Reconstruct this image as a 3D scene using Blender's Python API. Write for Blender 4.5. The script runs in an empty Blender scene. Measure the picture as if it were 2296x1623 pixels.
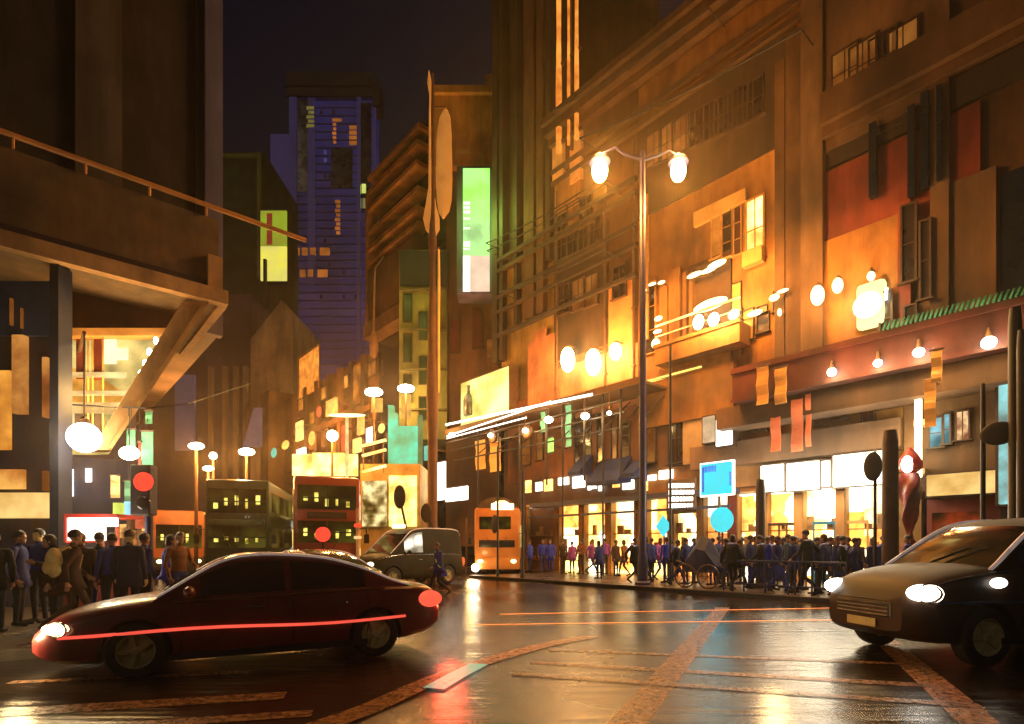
import bpy, bmesh, math, random
import numpy as np
from mathutils import Vector, Matrix, noise as mnoise
random.seed(7)
sc = bpy.context.scene
COL = sc.collection
R = math.radians
# ------------------------------------------------------------------ survey of the site
# picture survey units: 2296 wide, horizon at 1225, focal 1257; camera 1.6 m above the road
HY, CX, FL, CZ = 1225.0, 1148.0, 1257.0, 1.6
def P(x, y, Y):                      # a surveyed direction taken out to the real distance Y
    return Vector(((x-CX)/FL*Y, Y, CZ-(y-HY)/FL*Y))
def G(x, y, z=0.0):                  # where that direction meets level z
    Y = (CZ-z)*FL/(y-HY)
    return Vector(((x-CX)/FL*Y, Y, z))
D1 = Vector((-0.6545, 0.7561, 0)); D2 = Vector((0.7561, 0.6545, 0)); O0 = Vector((9.15, 15.5, 0))
OT = O0.dot(D2)
STREET_ANG = math.atan2(D1.y, D1.x)
def W(s, t, z=0.0):                  # along the kerb, back from the kerb, up
    v = O0 + D1*s + D2*t
    return Vector((v.x, v.y, z))
def at(x, t):
    k = (x-CX)/FL
    Y = (t+OT)/(D2.x*k + D2.y)
    v = Vector((k*Y, Y, 0)) - O0
    return v.dot(D1), Y
def fs(x, t): return at(x, t)[0]
def fz(x, y, t): return CZ-(y-HY)/FL*at(x, t)[1]

# ------------------------------------------------------------------ materials
MATS = {}
def nd(nt, typ, **kw):
    n = nt.nodes.new(typ)
    for k, v in kw.items(): setattr(n, k, v)
    return n
def M(name, col, rough=.65, var=.45, scale=1.2, bump=.12, metal=0.0, col2=None, stretch=(1,1,1), grain=60, coat=0.0, spec=.5, emit=0.0, streak=None):
    if name in MATS: return MATS[name]
    m = bpy.data.materials.new(name); m.use_nodes = True
    nt = m.node_tree; b = nt.nodes['Principled BSDF']; L = nt.links
    tc = nd(nt, 'ShaderNodeTexCoord'); mp = nd(nt, 'ShaderNodeMapping'); mp.inputs['Scale'].default_value = stretch
    L.new(tc.outputs['Object'], mp.inputs['Vector'])
    n1 = nd(nt, 'ShaderNodeTexNoise'); n1.inputs['Scale'].default_value = scale; n1.inputs['Detail'].default_value = 7; n1.inputs['Roughness'].default_value = .62
    L.new(mp.outputs[0], n1.inputs['Vector'])
    cr = nd(nt, 'ShaderNodeValToRGB')
    c = Vector(col); lo = c*(1-var); hi = Vector(col2) if col2 else c*(1+var*.8)
    cr.color_ramp.elements[0].position = .32; cr.color_ramp.elements[0].color = (*lo, 1)
    cr.color_ramp.elements[1].position = .70; cr.color_ramp.elements[1].color = (*[min(.95, q) for q in hi], 1)
    e = cr.color_ramp.elements.new(.5); e.color = (*c, 1)
    L.new(n1.outputs['Fac'], cr.inputs['Fac']); colo = cr.outputs['Color']
    if streak is None: streak = .38 if bump >= .2 else 0
    if streak:      # rain streaks and broad stains down the wall
        ns = nd(nt, 'ShaderNodeTexNoise'); ns.inputs['Scale'].default_value = 1.0; ns.inputs['Detail'].default_value = 5; ns.inputs['Roughness'].default_value = .7
        ms = nd(nt, 'ShaderNodeMapping'); ms.inputs['Scale'].default_value = (.75, .75, .10); L.new(tc.outputs['Object'], ms.inputs['Vector']); L.new(ms.outputs[0], ns.inputs['Vector'])
        nb = nd(nt, 'ShaderNodeTexNoise'); nb.inputs['Scale'].default_value = .16; nb.inputs['Detail'].default_value = 4; L.new(tc.outputs['Object'], nb.inputs['Vector'])
        r1 = nd(nt, 'ShaderNodeMapRange'); r1.inputs['From Min'].default_value = .34; r1.inputs['From Max'].default_value = .62; r1.inputs['To Min'].default_value = 1-streak; r1.inputs['To Max'].default_value = 1.15
        r2 = nd(nt, 'ShaderNodeMapRange'); r2.inputs['From Min'].default_value = .36; r2.inputs['From Max'].default_value = .64; r2.inputs['To Min'].default_value = .4; r2.inputs['To Max'].default_value = 1.3
        L.new(ns.outputs['Fac'], r1.inputs['Value']); L.new(nb.outputs['Fac'], r2.inputs['Value'])
        mm = nd(nt, 'ShaderNodeMath', operation='MULTIPLY'); L.new(r1.outputs[0], mm.inputs[0]); L.new(r2.outputs[0], mm.inputs[1])
        mv = nd(nt, 'ShaderNodeVectorMath', operation='SCALE'); L.new(cr.outputs['Color'], mv.inputs[0]); L.new(mm.outputs[0], mv.inputs['Scale']); colo = mv.outputs[0]
    L.new(colo, b.inputs['Base Color'])
    n2 = nd(nt, 'ShaderNodeTexNoise'); n2.inputs['Scale'].default_value = grain; n2.inputs['Detail'].default_value = 4
    L.new(tc.outputs['Object'], n2.inputs['Vector'])
    bp = nd(nt, 'ShaderNodeBump'); bp.inputs['Strength'].default_value = bump; bp.inputs['Distance'].default_value = .03
    L.new(n2.outputs['Fac'], bp.inputs['Height'])
    if bump > 0: L.new(bp.outputs[0], b.inputs['Normal'])
    mr = nd(nt, 'ShaderNodeMapRange'); mr.inputs['To Min'].default_value = max(.03, rough-.12); mr.inputs['To Max'].default_value = min(1, rough+.15)
    L.new(n1.outputs['Fac'], mr.inputs['Value']); L.new(mr.outputs[0], b.inputs['Roughness'])
    b.inputs['Metallic'].default_value = metal; b.inputs['Coat Weight'].default_value = coat
    b.inputs['Specular IOR Level'].default_value = spec
    if emit:
        L.new(colo, b.inputs['Emission Color']); b.inputs['Emission Strength'].default_value = emit
    MATS[name] = m; return m
def E(name, col, strength, var=.35, scale=2.5, col2=None, stretch=(1,1,1)):   # a lit surface with uneven brightness
    if name in MATS: return MATS[name]
    m = bpy.data.materials.new(name); m.use_nodes = True
    nt = m.node_tree; L = nt.links
    nt.nodes.remove(nt.nodes['Principled BSDF'])
    out = nt.nodes['Material Output']
    em = nd(nt, 'ShaderNodeEmission'); em.inputs['Color'].default_value = (*col, 1)
    L.new(em.outputs[0], out.inputs['Surface'])
    tc = nd(nt, 'ShaderNodeTexCoord'); mp = nd(nt, 'ShaderNodeMapping'); mp.inputs['Scale'].default_value = stretch
    L.new(tc.outputs['Object'], mp.inputs['Vector'])
    n1 = nd(nt, 'ShaderNodeTexNoise'); n1.inputs['Scale'].default_value = scale; n1.inputs['Detail'].default_value = 5
    L.new(mp.outputs[0], n1.inputs['Vector'])
    mr = nd(nt, 'ShaderNodeMapRange'); mr.inputs['From Min'].default_value = .3; mr.inputs['From Max'].default_value = .7
    mr.inputs['To Min'].default_value = strength*(1-var); mr.inputs['To Max'].default_value = strength*(1+var)
    L.new(n1.outputs['Fac'], mr.inputs['Value']); L.new(mr.outputs[0], em.inputs['Strength'])
    if col2:
        cr = nd(nt, 'ShaderNodeValToRGB')
        cr.color_ramp.elements[0].position = .38; cr.color_ramp.elements[0].color = (*col2, 1)
        cr.color_ramp.elements[1].position = .6; cr.color_ramp.elements[1].color = (*col, 1)
        L.new(n1.outputs['Fac'], cr.inputs['Fac']); L.new(cr.outputs['Color'], em.inputs['Color'])
    MATS[name] = m; return m
def ECELL(name, cols, strength, stretch=(1.2,1.2,.9)):    # lit shop display: blocks of goods and light in several colours
    if name in MATS: return MATS[name]
    m = bpy.data.materials.new(name); m.use_nodes = True
    nt = m.node_tree; L = nt.links
    nt.nodes.remove(nt.nodes['Principled BSDF'])
    em = nd(nt, 'ShaderNodeEmission'); L.new(em.outputs[0], nt.nodes['Material Output'].inputs['Surface'])
    tc = nd(nt, 'ShaderNodeTexCoord'); mp = nd(nt, 'ShaderNodeMapping'); mp.inputs['Scale'].default_value = stretch
    mp.inputs['Rotation'].default_value = (0, 0, -STREET_ANG)
    L.new(tc.outputs['Object'], mp.inputs['Vector'])
    vo = nd(nt, 'ShaderNodeTexVoronoi'); vo.distance = 'CHEBYCHEV'; vo.inputs['Scale'].default_value = 1.0; vo.inputs['Randomness'].default_value = .8
    L.new(mp.outputs[0], vo.inputs['Vector'])
    sp = nd(nt, 'ShaderNodeSeparateColor'); L.new(vo.outputs['Color'], sp.inputs[0])
    cr = nd(nt, 'ShaderNodeValToRGB'); cr.color_ramp.interpolation = 'CONSTANT'
    els = cr.color_ramp.elements
    for i, c in enumerate(cols):
        e = els[i] if i < 2 else els.new(i/len(cols))
        e.position = i/len(cols); e.color = (*c, 1)
    L.new(sp.outputs[0], cr.inputs['Fac']); L.new(cr.outputs['Color'], em.inputs['Color'])
    n1 = nd(nt, 'ShaderNodeTexNoise'); n1.inputs['Scale'].default_value = 1.3; n1.inputs['Detail'].default_value = 6
    L.new(tc.outputs['Object'], n1.inputs['Vector'])
    mr = nd(nt, 'ShaderNodeMapRange'); mr.inputs['From Min'].default_value = .3; mr.inputs['From Max'].default_value = .7
    mr.inputs['To Min'].default_value = strength*.35; mr.inputs['To Max'].default_value = strength*1.7
    L.new(n1.outputs['Fac'], mr.inputs['Value']); L.new(mr.outputs[0], em.inputs['Strength'])
    MATS[name] = m; return m

# ------------------------------------------------------------------ mesh builder (vertices in site coordinates)
class MB:
    def __init__(self): self.bm = bmesh.new()
    def face(self, pts, mi=0):
        f = self.bm.faces.new([self.bm.verts.new(p) for p in pts]); f.material_index = mi; return f
    def box(self, o, u, v, w, mi=0):
        o, u, v, w = map(Vector, (o, u, v, w))
        if u.cross(v).dot(w) < 0: u, v = v, u
        c = [self.bm.verts.new(p) for p in (o, o+u, o+u+v, o+v, o+w, o+u+w, o+u+v+w, o+v+w)]
        for q in ((3,2,1,0), (4,5,6,7), (0,1,5,4), (1,2,6,5), (2,3,7,6), (3,0,4,7)):
            self.bm.faces.new([c[i] for i in q]).material_index = mi
        return self
    def fbox(self, s0, s1, t0, t1, z0, z1, mi=0):
        s0, s1 = sorted((s0, s1)); z0, z1 = sorted((z0, z1)); t0, t1 = sorted((t0, t1))
        return self.box(W(s0, t0, z0), D1*(s1-s0), D2*(t1-t0), (0,0,z1-z0), mi)
    def wbox(self, x0, x1, y0, y1, z0, z1, mi=0):
        return self.box((min(x0,x1), min(y0,y1), min(z0,z1)), (abs(x1-x0),0,0), (0,abs(y1-y0),0), (0,0,abs(z1-z0)), mi)
    def ring_loft(self, rings, cap=True, mi=0, closed=True):
        vr = [[self.bm.verts.new(p) for p in r] for r in rings]
        n = len(vr[0])
        for a, b in zip(vr, vr[1:]):
            for i in range(n if closed else n-1):
                j = (i+1) % n
                try: self.bm.faces.new((a[i], a[j], b[j], b[i])).material_index = mi
                except ValueError: pass
        if cap and closed:
            self.bm.faces.new(vr[0][::-1]).material_index = mi; self.bm.faces.new(vr[-1]).material_index = mi
        return vr
    def tube(self, pts, r, n=8, mi=0):
        pts = [Vector(p) for p in pts]; rr = r if isinstance(r, (list, tuple)) else [r]*len(pts)
        rings = []; prev = None
        for i, p in enumerate(pts):
            d = (pts[min(i+1, len(pts)-1)] - pts[max(i-1, 0)]).normalized()
            if prev is None:
                a = d.orthogonal().normalized()
            else:
                a = (prev - d*prev.dot(d)).normalized()
            prev = a; b = d.cross(a)
            rings.append([p + (a*math.cos(k*2*math.pi/n) + b*math.sin(k*2*math.pi/n))*rr[i] for k in range(n)])
        self.ring_loft(rings, True, mi); return self
    def lathe(self, c, prof, n=20, ax=None, mi=0, cap=True):      # prof: (radius, height) along ax
        c = Vector(c); ax = Vector(ax or (0,0,1)).normalized(); a = ax.orthogonal().normalized(); b = ax.cross(a)
        rings = [[c + ax*h + (a*math.cos(k*2*math.pi/n) + b*math.sin(k*2*math.pi/n))*max(r, 1e-4) for k in range(n)] for r, h in prof]
        self.ring_loft(rings, cap, mi); return self
    def ell(self, c, rx, ry, rz, n=16, m=10, rot=None, mi=0):
        c = Vector(c); rings = []
        for j in range(m+1):
            th = math.pi*j/m; sr = max(math.sin(th), 1e-3); cz = -math.cos(th)
            ring = []
            for k in range(n):
                v = Vector((rx*sr*math.cos(2*math.pi*k/n), ry*sr*math.sin(2*math.pi*k/n), rz*cz))
                ring.append(c + (rot @ v if rot else v))
            rings.append(ring)
        self.ring_loft(rings, True, mi); return self
    def prism(self, poly, off, mi=0):
        off = Vector(off); self.ring_loft([[Vector(p) for p in poly], [Vector(p)+off for p in poly]], True, mi); return self
    def build(self, name, mat, parent=None, smooth=False, bevel=0.0, local=False, label=None):
        bm = self.bm
        if bevel:
            bmesh.ops.bevel(bm, geom=list(bm.edges), offset=bevel, segments=2, affect='EDGES', profile=.5)
        bmesh.ops.recalc_face_normals(bm, faces=bm.faces)
        me = bpy.data.meshes.new(name)
        o = bpy.data.objects.new(name, me)
        if parent is not None:
            if not local:
                w = wm(parent); bmesh.ops.transform(bm, matrix=w.inverted(), verts=bm.verts)
            o.parent = parent
        elif not local:
            co = np.array([v.co[:] for v in bm.verts]); lo, hi = co.min(0), co.max(0)
            c = Vector(((lo[0]+hi[0])/2, (lo[1]+hi[1])/2, lo[2]))
            bmesh.ops.translate(bm, vec=-c, verts=bm.verts); o.location = c
        if smooth:
            for f in bm.faces: f.smooth = True
        bm.to_mesh(me); bm.free()
        for q in (mat if isinstance(mat, (list, tuple)) else [mat]): me.materials.append(q)
        if smooth:
            try: me.set_sharp_from_angle(angle=R(42))
            except Exception: pass
        COL.objects.link(o)
        if label: o['label'] = label
        return o
def wm(o):
    m = o.matrix_basis.copy()
    while o.parent: o = o.parent; m = o.matrix_basis @ m
    return m
def tag(o, label, cat, group=None, kind=None):
    if label: o['label'] = label
    if cat: o['category'] = cat
    if group: o['group'] = group
    if kind: o['kind'] = kind
    return o
def thing(name, loc, label, cat, rz=0.0, group=None):
    o = bpy.data.objects.new(name, None); o.empty_display_size = .3
    o.location = loc; o.rotation_euler = (0, 0, rz); COL.objects.link(o)
    return tag(o, label, cat, group)
def struct(mb, name, mat, **k):
    o = mb.build(name, mat, **k); o['kind'] = 'structure'; return o
def dup(root, loc, rz, label, group=None, scale=None):
    r = root.copy(); COL.objects.link(r); r.location = loc; r.rotation_euler = (0, 0, rz); r['label'] = label
    if group: r['group'] = group
    if scale: r.scale = scale
    for ch in list(root.children):
        c = ch.copy(); COL.objects.link(c); c.parent = r
        for g in list(ch.children):
            d = g.copy(); COL.objects.link(d); d.parent = c
    return r
def lamp(loc, power, col, radius=.15, name='lamp_light', parent=None, spot=None):
    l = bpy.data.lights.new(name, 'POINT'); l.energy = power; l.color = col; l.shadow_soft_size = radius
    o = bpy.data.objects.new(name, l); COL.objects.link(o)
    if parent is not None:
        o.parent = parent; o.location = wm(parent).inverted() @ Vector(loc)
    else: o.location = loc
    return o
# facade helpers: a rectangle read at two opposite corners, built on the facade plane t
def rect(x0, y0, x1, y1, t):
    return fs(x0, t), fs(x1, t), fz(x0, y0, t), fz(x1, y1, t)
def panel(mb, x0, y0, x1, y1, t, d=.12, mi=0):     # stands d proud of plane t (towards the street)
    s0, s1, z0, z1 = rect(x0, y0, x1, y1, t)
    mb.fbox(s0, s1, t-d, t, z0, z1, mi); return mb
def window(parent, x0, y0, x1, y1, t, glass, frame, nx=2, nz=2, fw=.07, label=None):
    s0, s1, z1, z0 = rect(x0, y0, x1, y1, t)
    s0, s1 = sorted((s0, s1)); z0, z1 = sorted((z0, z1))
    return window_sz(parent, s0, s1, z0, z1, t, glass, frame, nx, nz, fw, label)
def window_sz(parent, s0, s1, z0, z1, t, glass, frame, nx=2, nz=2, fw=.07, label=None):
    f = MB()
    f.fbox(s0-fw, s1+fw, t-.09, t+.002, z1, z1+fw); f.fbox(s0-fw-.06, s1+fw+.06, t-.18, t+.002, z0-fw, z0)
    f.fbox(s0-fw, s0, t-.09, t+.002, z0, z1); f.fbox(s1, s1+fw, t-.09, t+.002, z0, z1)
    for i in range(1, nx): 
        c = s0+(s1-s0)*i/nx; f.fbox(c-fw*.3, c+fw*.3, t-.065, t-.012, z0, z1)
    for i in range(1, nz):
        c = z0+(z1-z0)*i/nz; f.fbox(s0, s1, t-.06, t-.014, c-fw*.3, c+fw*.3)
    fo = f.build('window', frame, parent, label=label)
    p = MB(); p.fbox(s0, s1, t-.03, t+.004, z0, z1); p.build('pane', glass, fo)
    return fo
# ------------------------------------------------------------------ palette
wall_orange = M('orange_render', (.40,.165,.036), .8, .5, .5, .25, stretch=(1,1,.6), col2=(.55,.25,.06))
wall_brown  = M('brown_render', (.13,.058,.022), .8, .5, .45, .25, stretch=(1,1,.6), col2=(.21,.10,.036))
wall_dark   = M('dark_render', (.055,.033,.02), .85, .5, .4, .25, stretch=(1,1,.6), col2=(.10,.055,.03))
wall_red    = M('red_panel_paint', (.30,.045,.02), .7, .5, .5, .2, stretch=(1,1,.5), col2=(.38,.07,.03))
wall_tan    = M('tan_plaster', (.18,.095,.044), .8, .35, .6, .2, stretch=(1,1,.4))
wall_mustard= M('mustard_plaster', (.34,.18,.045), .8, .35, .7, .2)
salmon      = M('salmon_plaster', (.60,.22,.10), .75, .35, .8, .2)
olive_wall  = M('olive_render', (.20,.22,.05), .8, .5, .5, .25, stretch=(1,1,.4), col2=(.30,.33,.08))
purple_dk   = M('purple_concrete', (.075,.06,.115), .7, .4, .6, .2, stretch=(1,1,.6))
blue_wall   = M('blue_panel', (.03,.06,.16), .55, .5, .5, .15, stretch=(1,1,.6), col2=(.05,.11,.26))
concrete    = M('warm_concrete', (.30,.19,.10), .85, .4, .8, .3, col2=(.38,.24,.12))
soffit_m    = M('soffit_board', (.17,.085,.04), .85, .4, .6, .25)
dark_iron   = M('dark_iron', (.025,.02,.02), .5, .3, 3, .05, spec=.4)
brown_iron  = M('brown_iron', (.11,.055,.025), .5, .3, 3, .05)
orange_paint= M('orange_paint', (.62,.26,.06), .55, .3, 1.5, .08)
trim_cream  = M('cream_trim', (.55,.36,.17), .7, .3, 1.5, .1)
dark_glass  = M('dark_glass', (.03,.022,.02), .12, .4, .8, 0, spec=.7)
brown_glass = M('brown_glass', (.085,.03,.015), .2, .4, .8, 0, spec=.6)
navy_glass  = M('navy_glass', (.012,.018,.03), .15, .4, .6, 0, spec=.6)
frame_dk    = M('dark_frame', (.05,.025,.015), .5, .3, 3, .05)
frame_or    = M('orange_frame', (.5,.24,.07), .6, .3, 3, .05)
lit_white   = E('lit_white', (1,.93,.78), 4.0, .3, 1.2)
lit_warm    = E('lit_warm', (1,.66,.22), 2.6, .5, 1.2, col2=(1,.45,.08))
lit_yellow  = E('lit_yellow', (1,.80,.25), 2.2, .5, 1.0, col2=(1,.58,.10))
lit_cream   = E('lit_cream', (1,.72,.30), 1.0, .35, 1.5, col2=(1,.60,.2))
lit_amber   = E('lit_amber', (1,.42,.06), .75, .5, 1.0, col2=(.9,.28,.03))
lit_dim     = E('lit_dim_amber', (1,.36,.06), .22, .5, .8, col2=(.8,.2,.03))
lit_green   = E('lit_green', (.25,1,.08), 1.4, .5, .35, col2=(.55,1,.35))
lit_mint    = E('lit_mint', (.16,.85,.50), .95, .35, .7, col2=(.3,.75,.3))
lit_cyan    = E('lit_cyan', (.06,.80,.92), 1.0, .25, 1.2, col2=(.12,.9,.95))
lit_pale    = E('lit_pale_cyan', (.45,.95,1), .8, .35, 1.5)
lit_salmon  = E('lit_salmon', (1,.27,.10), .62, .4, 1.0, col2=(.9,.2,.06))
lit_red     = E('lit_red', (1,.06,.025), 1.3, .2, 2)
lit_lime    = E('lit_lime', (.75,.85,.06), .7, .5, .3, col2=(.25,.45,.02))
lit_flame   = E('lit_flame', (1,.36,.05), .9, .3, 1.2, col2=(1,.26,.03))
lamp_glass  = E('lamp_glass', (1,.92,.70), 22, .1, 3)
lamp_hot    = E('lamp_hot_amber', (1,.70,.28), 30, .1, 3)
lamp_soft   = E('lamp_soft', (1,.84,.42), 3.0, .25, 2)
shop_glow   = ECELL('shop_display', [(1,.82,.4),(1,.62,.15),(1,.45,.08),(.8,.25,.04),(1,.9,.65),(.9,.35,.05),(1,.7,.25)], 4.2, (1.0,1.0,.75))
shop_glow_b = ECELL('shop_display_warm', [(1,.5,.1),(.55,.16,.03),(1,.75,.3),(.35,.09,.02),(.9,.3,.05),(1,.85,.55)], 3.2, (1.3,1.3,.9))
stair_glow  = ECELL('stair_hall_glow', [(1,.55,.10),(1,.42,.06),(1,.72,.22),(.85,.32,.04),(1,.82,.4)], .75, (.6,.6,.9))
far_glow    = ECELL('street_shop_glow', [(1,.6,.12),(.9,.8,.2),(.6,.25,.04),(.3,.12,.02),(.7,.75,.25),(1,.9,.6)], 1.6, (.5,.5,.5))
WARM = (1,.41,.085)
# ------------------------------------------------------------------ camera, world, fill sun
cd = bpy.data.cameras.new('camera'); cam = bpy.data.objects.new('camera', cd); COL.objects.link(cam)
cam.location = (0,0,CZ); cam.rotation_euler = (R(90),0,0)
cd.sensor_width = 36; cd.lens = 36*FL/2296; cd.shift_y = (HY-811.5)/2296; cd.clip_end = 3000; cd.clip_start = .05
sc.camera = cam
w = bpy.data.worlds.new('World'); sc.world = w; w.use_nodes = True
wn = w.node_tree; bg = wn.nodes['Background']
sky = nd(wn, 'ShaderNodeTexSky'); sky.sky_type = 'NISHITA'; sky.sun_disc = False
sky.sun_elevation = R(-3); sky.sun_rotation = R(208); sky.air_density = 1.2; sky.dust_density = 2; sky.ozone_density = 3
navy = nd(wn, 'ShaderNodeMixRGB', blend_type='ADD'); navy.inputs[0].default_value = 1; navy.inputs[2].default_value = (.0000,.008,.012,1)
wn.links.new(sky.outputs[0], navy.inputs[1]); wn.links.new(navy.outputs[0], bg.inputs[0]); bg.inputs[1].default_value = .12
ml = bpy.data.lights.new('fill_sun', 'SUN'); ml.energy = .12; ml.angle = R(6); ml.color = (1,.74,.52)  # warm sun lamp added from behind the camera as soft fill
mo = bpy.data.objects.new('fill_sun', ml); COL.objects.link(mo); mo.rotation_euler = (R(58), 0, R(-28))
sc.view_settings.view_transform = 'Standard'; sc.view_settings.look = 'None'; sc.view_settings.exposure = 0
sc.render.engine = 'CYCLES'
c = sc.cycles; c.use_denoising = True; c.max_bounces = 6; c.diffuse_bounces = 3; c.glossy_bounces = 3; c.transmission_bounces = 4; c.volume_bounces = 0
c.sample_clamp_indirect = 3; c.caustics_reflective = False; c.caustics_refractive = False; c.use_light_tree = True; c.blur_glossy = 1.0

# ------------------------------------------------------------------ ground
def road_material():
    m = bpy.data.materials.new('wet_asphalt'); m.use_nodes = True; nt = m.node_tree; L = nt.links; b = nt.nodes['Principled BSDF']
    tc = nd(nt, 'ShaderNodeTexCoord')
    n1 = nd(nt, 'ShaderNodeTexNoise'); n1.inputs['Scale'].default_value = .35; n1.inputs['Detail'].default_value = 8
    n2 = nd(nt, 'ShaderNodeTexNoise'); n2.inputs['Scale'].default_value = 90; n2.inputs['Detail'].default_value = 3
    n3 = nd(nt, 'ShaderNodeTexNoise'); n3.inputs['Scale'].default_value = 2.2; n3.inputs['Detail'].default_value = 5
    for n in (n1, n2): L.new(tc.outputs['Object'], n.inputs['Vector'])
    rip = nd(nt, 'ShaderNodeMapping'); rip.inputs['Scale'].default_value = (.35, 3.2, 1); rip.inputs['Rotation'].default_value = (0,0,R(6))
    L.new(tc.outputs['Object'], rip.inputs['Vector']); L.new(rip.outputs[0], n3.inputs['Vector'])
    cr = nd(nt, 'ShaderNodeValToRGB'); cr.color_ramp.elements[0].color = (.008,.005,.004,1); cr.color_ramp.elements[1].color = (.032,.017,.008,1)
    cr.color_ramp.elements[0].position = .35; cr.color_ramp.elements[1].position = .68
    L.new(n1.outputs['Fac'], cr.inputs[0]); L.new(cr.outputs[0], b.inputs['Base Color'])
    mr = nd(nt, 'ShaderNodeMapRange'); mr.inputs['From Min'].default_value = .35; mr.inputs['From Max'].default_value = .65
    mr.inputs['To Min'].default_value = .10; mr.inputs['To Max'].default_value = .30
    L.new(n1.outputs['Fac'], mr.inputs['Value']); L.new(mr.outputs[0], b.inputs['Roughness'])
    mx = nd(nt, 'ShaderNodeMath', operation='MULTIPLY_ADD'); mx.inputs[1].default_value = .10
    L.new(n2.outputs['Fac'], mx.inputs[0]); L.new(n3.outputs['Fac'], mx.inputs[2])
    bp = nd(nt, 'ShaderNodeBump'); bp.inputs['Strength'].default_value = .55; bp.inputs['Distance'].default_value = .035
    L.new(mx.outputs[0], bp.inputs['Height']); L.new(bp.outputs[0], b.inputs['Normal'])
    b.inputs['Specular IOR Level'].default_value = .42; b.inputs['Specular Tint'].default_value = (1,.80,.58,1)
    return m
wet = road_material()
mb = MB(); mb.face([(-900,-60,0),(900,-60,0),(900,1400,0),(-900,1400,0)]); struct(mb, 'road', wet)
pave_m = M('wet_paving', (.10,.06,.035), .28, .45, .8, .2, grain=30, spec=.6)
kerb_m = M('kerb_stone', (.16,.11,.075), .35, .4, 2.5, .2)
kerb_dk = M('kerb_face_dark', (.02,.016,.014), .3, .4, 2.5, .2)  # darker tone for the street face of the kerb
SE = 17.3                                                # the pavement ends at the mouth of the side street
mb = MB(); mb.prism([W(-14,.22,0), W(SE-.3,.22,0), W(SE-.3,7.2,0), W(-14,7.2,0)], (0,0,.13)); struct(mb, 'pavement', pave_m)
mb = MB()
mb.prism([W(-14,0,0), W(SE,0,0), W(SE,.22,0), W(-14,.22,0)], (0,0,.14))
struct(mb, 'kerb', kerb_m)
mb = MB(); mb.prism([W(-14,-.03,0), W(SE,-.03,0), W(SE,-.003,0), W(-14,-.003,0)], (0,0,.115)); struct(mb, 'kerb_face', kerb_dk)
mb = MB(); mb.prism([W(SE,6,0), W(120,6,0), W(120,7.2,0), W(SE,7.2,0)], (0,0,.13)); struct(mb, 'pavement', pave_m)
# left pavement, a corner block
LC = Vector((-4.7,10.1,0))
mb = MB(); a = LC-D2*16; b2 = LC+D1*60
mb.prism([a, LC-D2*.5, LC+D1*.5, b2, b2-D2*16, a+D1*60-D2*0], (0,0,.13)); struct(mb, 'pavement', pave_m)
mb = MB(); mb.prism([a-D1*.2, LC-D2*.5-D1*.2, LC-D2*.5-D1*.003, a-D1*.003], (0,0,.14)); struct(mb, 'kerb', kerb_m)

# road markings of worn paint and glowing trail lines, each its own sheet a few mm up
def paint(name, col, emit=0.0, wear=.5):
    m = bpy.data.materials.new(name); m.use_nodes = True; nt = m.node_tree; L = nt.links; b = nt.nodes['Principled BSDF']
    tc = nd(nt, 'ShaderNodeTexCoord'); n1 = nd(nt, 'ShaderNodeTexNoise'); n1.inputs['Scale'].default_value = 5; n1.inputs['Detail'].default_value = 9; n1.inputs['Roughness'].default_value = .7
    L.new(tc.outputs['Object'], n1.inputs['Vector'])
    cr = nd(nt, 'ShaderNodeValToRGB'); cr.color_ramp.elements[0].position = wear-.1; cr.color_ramp.elements[1].position = wear+.08
    cr.color_ramp.elements[0].color = (*(Vector(col)*.22), 1); cr.color_ramp.elements[1].color = (*col, 1)
    L.new(n1.outputs['Fac'], cr.inputs[0]); L.new(cr.outputs[0], b.inputs['Base Color'])
    b.inputs['Roughness'].default_value = .4
    n4 = nd(nt, 'ShaderNodeTexNoise'); n4.inputs['Scale'].default_value = 14; n4.inputs['Detail'].default_value = 8; n4.inputs['Roughness'].default_value = .75; L.new(tc.outputs['Object'], n4.inputs['Vector'])
    ma = nd(nt, 'ShaderNodeMapRange'); ma.inputs['From Min'].default_value = .40; ma.inputs['From Max'].default_value = .60; ma.inputs['To Min'].default_value = .85 if emit else .30; ma.inputs['To Max'].default_value = .95
    L.new(n4.outputs['Fac'], ma.inputs['Value']); L.new(ma.outputs[0], b.inputs['Alpha'])
    if emit: L.new(cr.outputs[0], b.inputs['Emission Color']); b.inputs['Emission Strength'].default_value = emit
    return m
pt_orange = paint('road_paint_orange', (.45,.20,.065), wear=.44); trail_line = paint('light_trail_amber', (.95,.26,.04), 1.1, wear=.25)
pt_thin = paint('road_paint_thin', (.36,.17,.06), wear=.46); glow_cyan = paint('cyan_glow_patch', (.06,.60,.55), .35, wear=.35); pt_red = paint('road_paint_red', (.55,.05,.03), wear=.42)
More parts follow.
